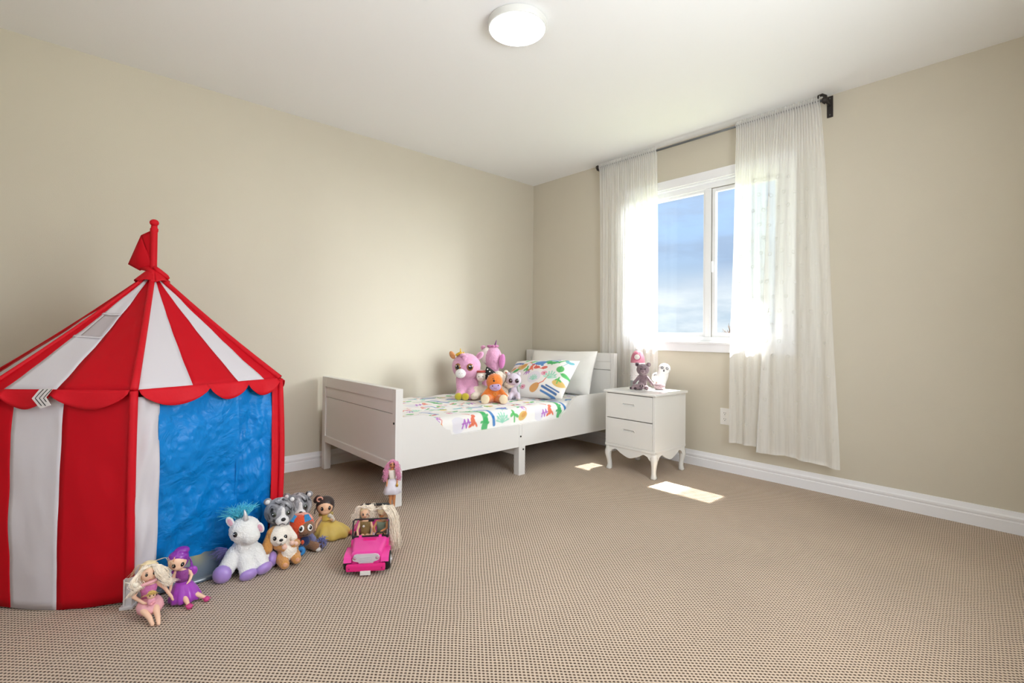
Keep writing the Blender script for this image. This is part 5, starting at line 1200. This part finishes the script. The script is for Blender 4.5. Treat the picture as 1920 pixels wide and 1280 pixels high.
for x, h in ((-.046, .045), (-.022, .02)): MB().tube([(x, -.035, .345), (x-.004, -.036, .345+h)], [.009, .002], 8).obj('horn', GLD, t, True)
MB().ell((-.030, -.062, .338), (.022, .018, .016)).ell((-.012, -.072, .328), (.020, .014, .014)).ell((-.020, -.078, .316), (.016, .010, .018)).obj('forelock', PLK, t, True)

t = thing('plush_unicorn', 'pink plush unicorn turned away, with a thin purple horn, at the back of the bed', 'plush toy', (.382, -.842, BZ), R(52))
hc, hr = (.0, .0, .312), (.078, .080, .090)
blob('body', [E((0, .02, .12), (.075, .07, .12)), E(hc, hr), E((.012, -.02, .235), (.048, .045, .05)), K((-.05, .0, .16), (-.06, -.05, .07), .03, .026), K((.05, .0, .16), (.06, -.05, .07), .03, .026)], PLK, t, .009, 5, fuzz=.004)
MB().ell((.050, -.058, .285), (.026, .020, .062)).obj('mane', plush('mane_magenta', 'd783be'), t, True, rot=(0, .1, 0))
e = MB().ell((0, 0, .015), (.022, .015, .028)).obj('ear', PLK, t, True, loc=(-.062, .0, .372), rot=(0, -.75, 0)); MB().ell((0, -.011, .016), (.013, .006, .019)).obj('ear_lining', plush('ear_mauve', 'bd83a0'), e, True)
wr = MB(); 
for k in range(8): a = k*PI/4; wr.ell((.004+.034*math.cos(a), .03*math.sin(a)-.01, .402), (.016, .014, .011))
wr.obj('flower_wreath', plush('wreath_mauve', 'c47aa6'), t, True)
MB().tube([(.022, -.01, .400), (.026, -.01, .425), (.034, -.01, .455)], [.009, .006, .0015], 10).obj('horn', mat('purple_lame', '7a3f78', .35, metal=.3), t, True)
MB().ell((-.100, -.030, .315), (.046, .026, .066)).obj('wing', plush('wing_cream', 'ded2cc'), t, True, rot=(0, .15, 0))

def sitter(t, col, hz, hr, body, arm, leg, fuzz=.003, vox=.006, head_dx=0.0):
    blob('body', [E((0, .015, body[2]*.9), body), E((head_dx, 0, hz), hr), K((-body[0]*.75, .0, body[2]*1.35), (-body[0]*1.45, -.03, body[2]*.75), arm, arm*.85), K((body[0]*.75, 0, body[2]*1.35), (body[0]*1.45, -.03, body[2]*.75), arm, arm*.85),
                  K((-body[0]*.5, -.01, leg), (-body[0]*1.05, -.075, leg), leg, leg*.95), K((body[0]*.5, -.01, leg), (body[0]*1.05, -.075, leg), leg, leg*.95)], col, t, vox, 5, fuzz=fuzz)
CRE = plush('cream', 'e3d6c6')
t = thing('plush_doll', 'cream plush doll with a red headband, between the pink unicorn and the orange bear', 'plush toy', (.53, -1.075, BZ), R(52))
sitter(t, CRE, .178, (.040, .036, .046), (.052, .045, .058), .024, .030)
MB().ell((-.004, -.012, .172), (.033, .030, .034)).obj('face', plush('face_white', 'ebe4de'), t, True)
MB().tube([(.036*math.cos(a)+.0, .034*math.sin(a)*.8, .212) for a in [2*PI*k/16 for k in range(16)]], .009, 8, closed=True).obj('headband', plush('band_red', 'b5483c'), t, True)
eyes(t, (-.004, -.012, .172), (.033, .030, .034), R(28), R(6), .004, None, 1.1, glint=False)
MB().tube([(-.014, -.040, .160), (-.004, -.042, .156), (.006, -.040, .160)], .0014, 6).obj('mouth', mat('thread_rose', 'a5646a', .7), t, True)

t = thing('plush_bear', 'cream plush bear in a black polka-dot hat, behind the orange bear', 'plush toy', (.607, -.972, BZ), R(50))
sitter(t, CRE, .160, (.062, .052, .055), (.058, .05, .058), .024, .028, head_dx=.004)
hat = MB().lathe([(.050, 0), (.046, .012), (.034, .04), (.018, .068), (.002, .085)], 24).obj('hat', mat('black_felt', '171517', .85, bump=.3, bscale=200), t, True, loc=(-.052, -.012, .172), rot=(.1, -.45, 0)); hat['label'] = 'black hat with white dots'
for a, z in ((-1.9, .02), (-1.3, .045), (-.75, .018), (-2.6, .04), (-1.6, .066)):
    r_ = .052-.55*z; MB().ell((r_*math.cos(a), r_*math.sin(a), z), (.006, .006, .006)).obj('dot', mat('dot_white', 'efece8', .7), hat, True)
e = MB().ell((.062, -.01, .205), (.020, .012, .020)).obj('ear', CRE, t, True); MB().ell((.062, -.022, .205), (.006, .003, .006)).obj('ear_spot', plush('band_red', 'b5483c'), e, True)
MB().tube([(.060, -.02, .115), (.086, -.045, .108), (.112, -.055, .118)], [.022, .024, .020], 10).ell((.112, -.055, .118), (.020, .020, .020)).obj('arm', CRE, t, True)
eyes(t, (.004, 0, .160), (.062, .052, .055), R(22), R(2), .005, None, 1.1, glint=False)

t = thing('plush_bear', 'orange plush bear with a lilac muzzle at the front of the bed toys', 'plush toy', (.735, -1.115, BZ), R(50))
ORP = plush('orange', 'e07d35')
sitter(t, ORP, .150, (.060, .052, .062), (.056, .048, .066), .020, .030)
MB().ell((.006, -.036, .116), (.042, .022, .030)).obj('muzzle', plush('lilac', 'bda4cc'), t, True)
for x, z in ((-.014, .126), (.028, .130)): MB().ell((x, -.060, z), (.0045, .003, .0045)).obj('eye', mat('black_eye', '0d0b0d', .12, coat=.5), t, True)
MB().ell((-.004, -.049, .162), (.008, .005, .008)).obj('nose', NOSE, t, True); MB().ell((-.010, -.046, .178), (.004, .003, .004)).obj('freckle', NOSE, t, True)
MB().tube([(-.006, -.064, .112), (.006, -.065, .108), (.018, -.064, .112)], .0016, 6).obj('mouth', mat('thread_rose', 'a5646a', .7), t, True)
FP = plush('pad_cream', 'e6d3b4')
for s in (-1, 1): button('foot_pad', FP, Vector((s*.066, -.098, .034)), Vector((s*.15, -1, .2)), .032, .014, t, 1.1)
MB().tube([(.006+.010*math.cos(a)*(1 if a < PI else 1), -.048, .066+.010*math.sin(a)) for a in [2*PI*k/14 for k in range(14)]], .0018, 6, closed=True).obj('heart', mat('heart_tan', 'c9a05a', .7), t, True)

t = thing('plush_toy', 'small pale lilac plush with large dark eyes leaning on the printed pillow', 'plush toy', (.715, -.905, BZ), R(48))
LIL = plush('pale_lilac', 'cfc3d2')
hc, hr = (.0, .0, .150), (.058, .050, .052)
blob('body', [E((.005, .012, .055), (.040, .036, .055)), E(hc, hr), K((-.02, -.01, .04), (-.03, -.045, .02), .02, .018), K((.03, -.01, .04), (.035, -.045, .02), .02, .018)], LIL, t, .006, 5, fuzz=.003)
for az in (-24, 26):
    p, n = surf(hc, hr, R(az), R(-2)); e = button('eye', mat('eye_plum', '4a2633', .15, coat=.5), p, n, .0165, .007, t, 1.1)
    MB().ell((0, 0, .0045), (.011, .012, .004), None, 14, 8).obj('pupil', mat('black_eye', '0d0b0d', .12, coat=.5), e, True); MB().ell((.004, .005, .0075), (.003, .003, .0015), None, 8, 6).obj('eye_glint', mat('eye_glint', 'ffffff', .2), e, True)
for s in (-1, 1): MB().ell((s*.040, .0, .196), (.014, .009, .016)).obj('ear', LIL, t, True, rot=(0, 0, 0))
MB().tube([(-.012, -.046, .124), (.0, -.048, .120), (.012, -.046, .124)], .0015, 6).obj('mouth', mat('thread_rose', 'a5646a', .7), t, True)
MB().ell((.046, .004, .065), (.012, .022, .045)).obj('wing', plush('grey_sage', 'a9b2ac'), t, True, rot=(0, -.15, 0)); MB().ell((-.040, .004, .060), (.012, .02, .04)).obj('wing', plush('slate', '6f7684'), t, True, rot=(0, .2, 0))

# ------------------------------------------------------------------ things on the nightstand
TZ = NT+.0005
t = thing('night_light', 'white cylindrical night light with a pink domed top at the back of the nightstand', 'night light', (1.375, -.228, TZ), R(33))
MB().lathe([(.050, 0), (.053, .003), (.053, .046)], 36).obj('base', mat('light_grey_band', '9aa0a0', .4), t, 'auto')
MB().lathe([(.053, .046), (.0535, .05), (.0535, .178), (.053, .18)], 36).obj('body', mat('light_white_shell', 'eceaec', .35), t, 'auto')
prof = [(.0535, .18)]+[(.0535*math.cos(a)**.8, .18+.092*math.sin(a)) for a in [PI/2*k/14 for k in range(1, 14)]]+[(.001, .272)]
MB().lathe(prof, 36).obj('dome', mat('dome_pink', 'c4788c', .45, coat=.1), t, 'auto')
p = Vector((-.004, -.046, .224)); n = Vector((-.05, -1, .32)).normalized(); q = n.to_track_quat('Z', 'Y')
MB().lathe([(.001, .006), (.019, .005), (.0215, .003), (.0215, -.006)], 28).obj('porthole', mat('porthole_cream', 'd8cfca', .4), t, 'auto', loc=p, rot=q.to_euler())
MB().tube([(.0235*math.cos(a), .0235*math.sin(a), 0) for a in [2*PI*k/28 for k in range(28)]], .0045, 8, closed=True).obj('porthole_ring', mat('ring_rose', 'b85a78', .35), t, True, loc=p, rot=q.to_euler())
rr = random.Random(4); st = MB(); st2 = MB()
for i in range(44):
    a = R(rr.uniform(-175, -5)); z = rr.uniform(.056, .172); c = (.0537*math.cos(a), .0537*math.sin(a), z); r_ = rr.uniform(.0012, .003)
    (st if i % 3 else st2).ell(c, (r_, r_, r_), None, 8, 6)
st.obj('grey_stars', mat('star_grey', 'b3adb8', .5), t, True)['kind'] = 'stuff'; st2.obj('pink_stars', mat('star_pink', 'd79ab0', .5), t, True)['kind'] = 'stuff'

def crochet(name, col):
    m = mat('crochet_'+name, col, .9, sheen=.3)
    if 'knit' not in m:
        m['knit'] = 1; tt = m.node_tree; b = tt.nodes['Principled BSDF']; c = N(tt, 'ShaderNodeTexCoord'); v = N(tt, 'ShaderNodeTexVoronoi'); v.inputs['Scale'].default_value = 230
        tt.links.new(c.outputs['Object'], v.inputs['Vector']); bp = N(tt, 'ShaderNodeBump'); bp.inputs['Strength'].default_value = .9; bp.inputs['Distance'].default_value = .006; bp.invert = True
        tt.links.new(v.outputs['Distance'], bp.inputs['Height']); tt.links.new(bp.outputs[0], b.inputs['Normal'])
        r_ = ramp(tt, [(0, lin(col)), (1, tuple(x*.45 for x in lin(col)))]); tt.links.new(v.outputs['Distance'], r_.inputs[0]); tt.links.new(r_.outputs[0], b.inputs['Base Color'])
    return m
MAU = crochet('mauve', '9a7f88'); MAL = crochet('mauve_light', 'b79aa2')
t = thing('crochet_bear', 'mauve crocheted bear sitting at the front of the nightstand top', 'plush toy', (1.500, -.352, TZ), R(33))
blob('body', [E((0, .012, .048), (.030, .028, .048)), E((0, 0, .140), (.046, .040, .042)), K((0, .006, .09), (0, .004, .11), .02, .018), K((-.024, .0, .088), (-.062, -.020, .042), .013, .012), K((.024, .0, .088), (.068, -.012, .036), .013, .012), K((.016, -.008, .018), (.030, -.058, .014), .018, .015), K((-.016, -.008, .018), (-.042, -.050, .016), .018, .016)], MAU, t, .0045, 4)
for s in (-1, 1):
    e = MB().ell((s*.040, .004, .176), (.016, .010, .016)).obj('ear', MAU, t, True); MB().ell((s*.040, -.004, .176), (.009, .005, .009)).obj('ear_lining', mat('ear_plum', '3a2830', .8) if s < 0 else MAL, e, True)
for x in (-.014, .016): MB().ell((x, -.036, .146), (.0045, .0035, .0055)).obj('eye', mat('black_eye', '0d0b0d', .12, coat=.5), t, True)
MB().ell((0, -.036, .126), (.018, .012, .013)).obj('muzzle', MAL, t, True)
MB().tube([(-.006, -.048, .130), (0, -.049, .124), (.006, -.048, .130)], .0016, 6).obj('mouth', mat('thread_plum', '4a3038', .7), t, True)
a_ = math.radians(33)
def nsp(x, y, z=0): return (1.500+x*math.cos(a_)-y*math.sin(a_), -.352+x*math.sin(a_)+y*math.cos(a_), TZ+z)
t = thing('crochet_cub', 'tiny mauve crocheted cub lying across the lap of the crocheted bear', 'plush toy', nsp(-.012, -.072), R(33))
blob('body', [E((0, 0, .026), (.025, .022, .026)), K((-.02, .006, .022), (-.050, .008, .020), .020, .016), K((-.05, -.004, .014), (-.062, -.016, .012), .010, .010)], MAL, t, .004, 4)
for x, z in ((.016, .046), (-.014, .048)): MB().ell((x, .0, z), (.009, .006, .009)).obj('ear', MAU, t, True)
for x in (-.006, .012): MB().ell((x, -.0215, .030), (.0045, .003, .0055)).obj('eye', mat('black_eye', '0d0b0d', .12, coat=.5), t, True)
MB().ell((.004, -.022, .016), (.012, .008, .009)).obj('muzzle', MAU, t, True)
for p in ((-.070, -.018, .012), (-.040, -.014, .010)): MB().ell(p, (.009, .007, .009)).obj('paw', mat('ear_plum', '3a2830', .8), t, True)
t = thing('crochet_basket', 'small round mauve crocheted basket with a lid beside the crocheted bear', 'basket', (1.604, -.298, TZ), R(31))
MB().lathe([(.026, 0), (.033, .004), (.038, .018), (.038, .028), (.035, .030)], 28).obj('bowl', MAL, t, True)
MB().lathe([(.0395, .027), (.040, .031), (.034, .042), (.018, .049), (.001, .051)], 28).obj('lid', MAU, t, True)
MB().tube([(-.026, -.008, .040), (-.020, -.010, .056), (-.012, -.008, .052), (-.010, -.008, .044)], .0035, 8).obj('loop_handle', mat('wool_peach', 'c9a58f', .9), t, True)

GHW = plush('ghost_white', 'e4e3e2')
t = thing('plush_ghost', 'white plush ghost with ringed eyes leaning behind the crocheted basket', 'plush toy', (1.530, -.178, TZ), R(31), None, .98)
blob('body', [E((.036, 0, .142), (.044, .036, .044)), K((.028, .0, .118), (-.012, .0, .032), .036, .030), K((.044, .004, .10), (.022, .004, .035), .024, .026), E((-.030, -.012, .082), (.026, .022, .036), None, (0, .5, 0)), E((.0, .0, .022), (.045, .034, .022))], GHW, t, .005, 5, fuzz=.002)
RING = mat('ring_grey', '55555a', .6)
for x, z in ((.020, .154), (.056, .150)):
    MB().tube([(x+.0075*math.cos(a), -.0345-.001*(x < .02), z+.0085*math.sin(a)) for a in [2*PI*k/16 for k in range(16)]], .0026, 6, closed=True).obj('eye', RING, t, True)
MB().ell((.032, -.0365, .132), (.006, .004, .009)).obj('mouth', RING, t, True)
MB().tube([(-.030+.006*math.cos(a), -.0345, .096+.006*math.sin(a)) for a in [2*PI*k/14 for k in range(10)]], .0022, 6).obj('eye', RING, t, True)
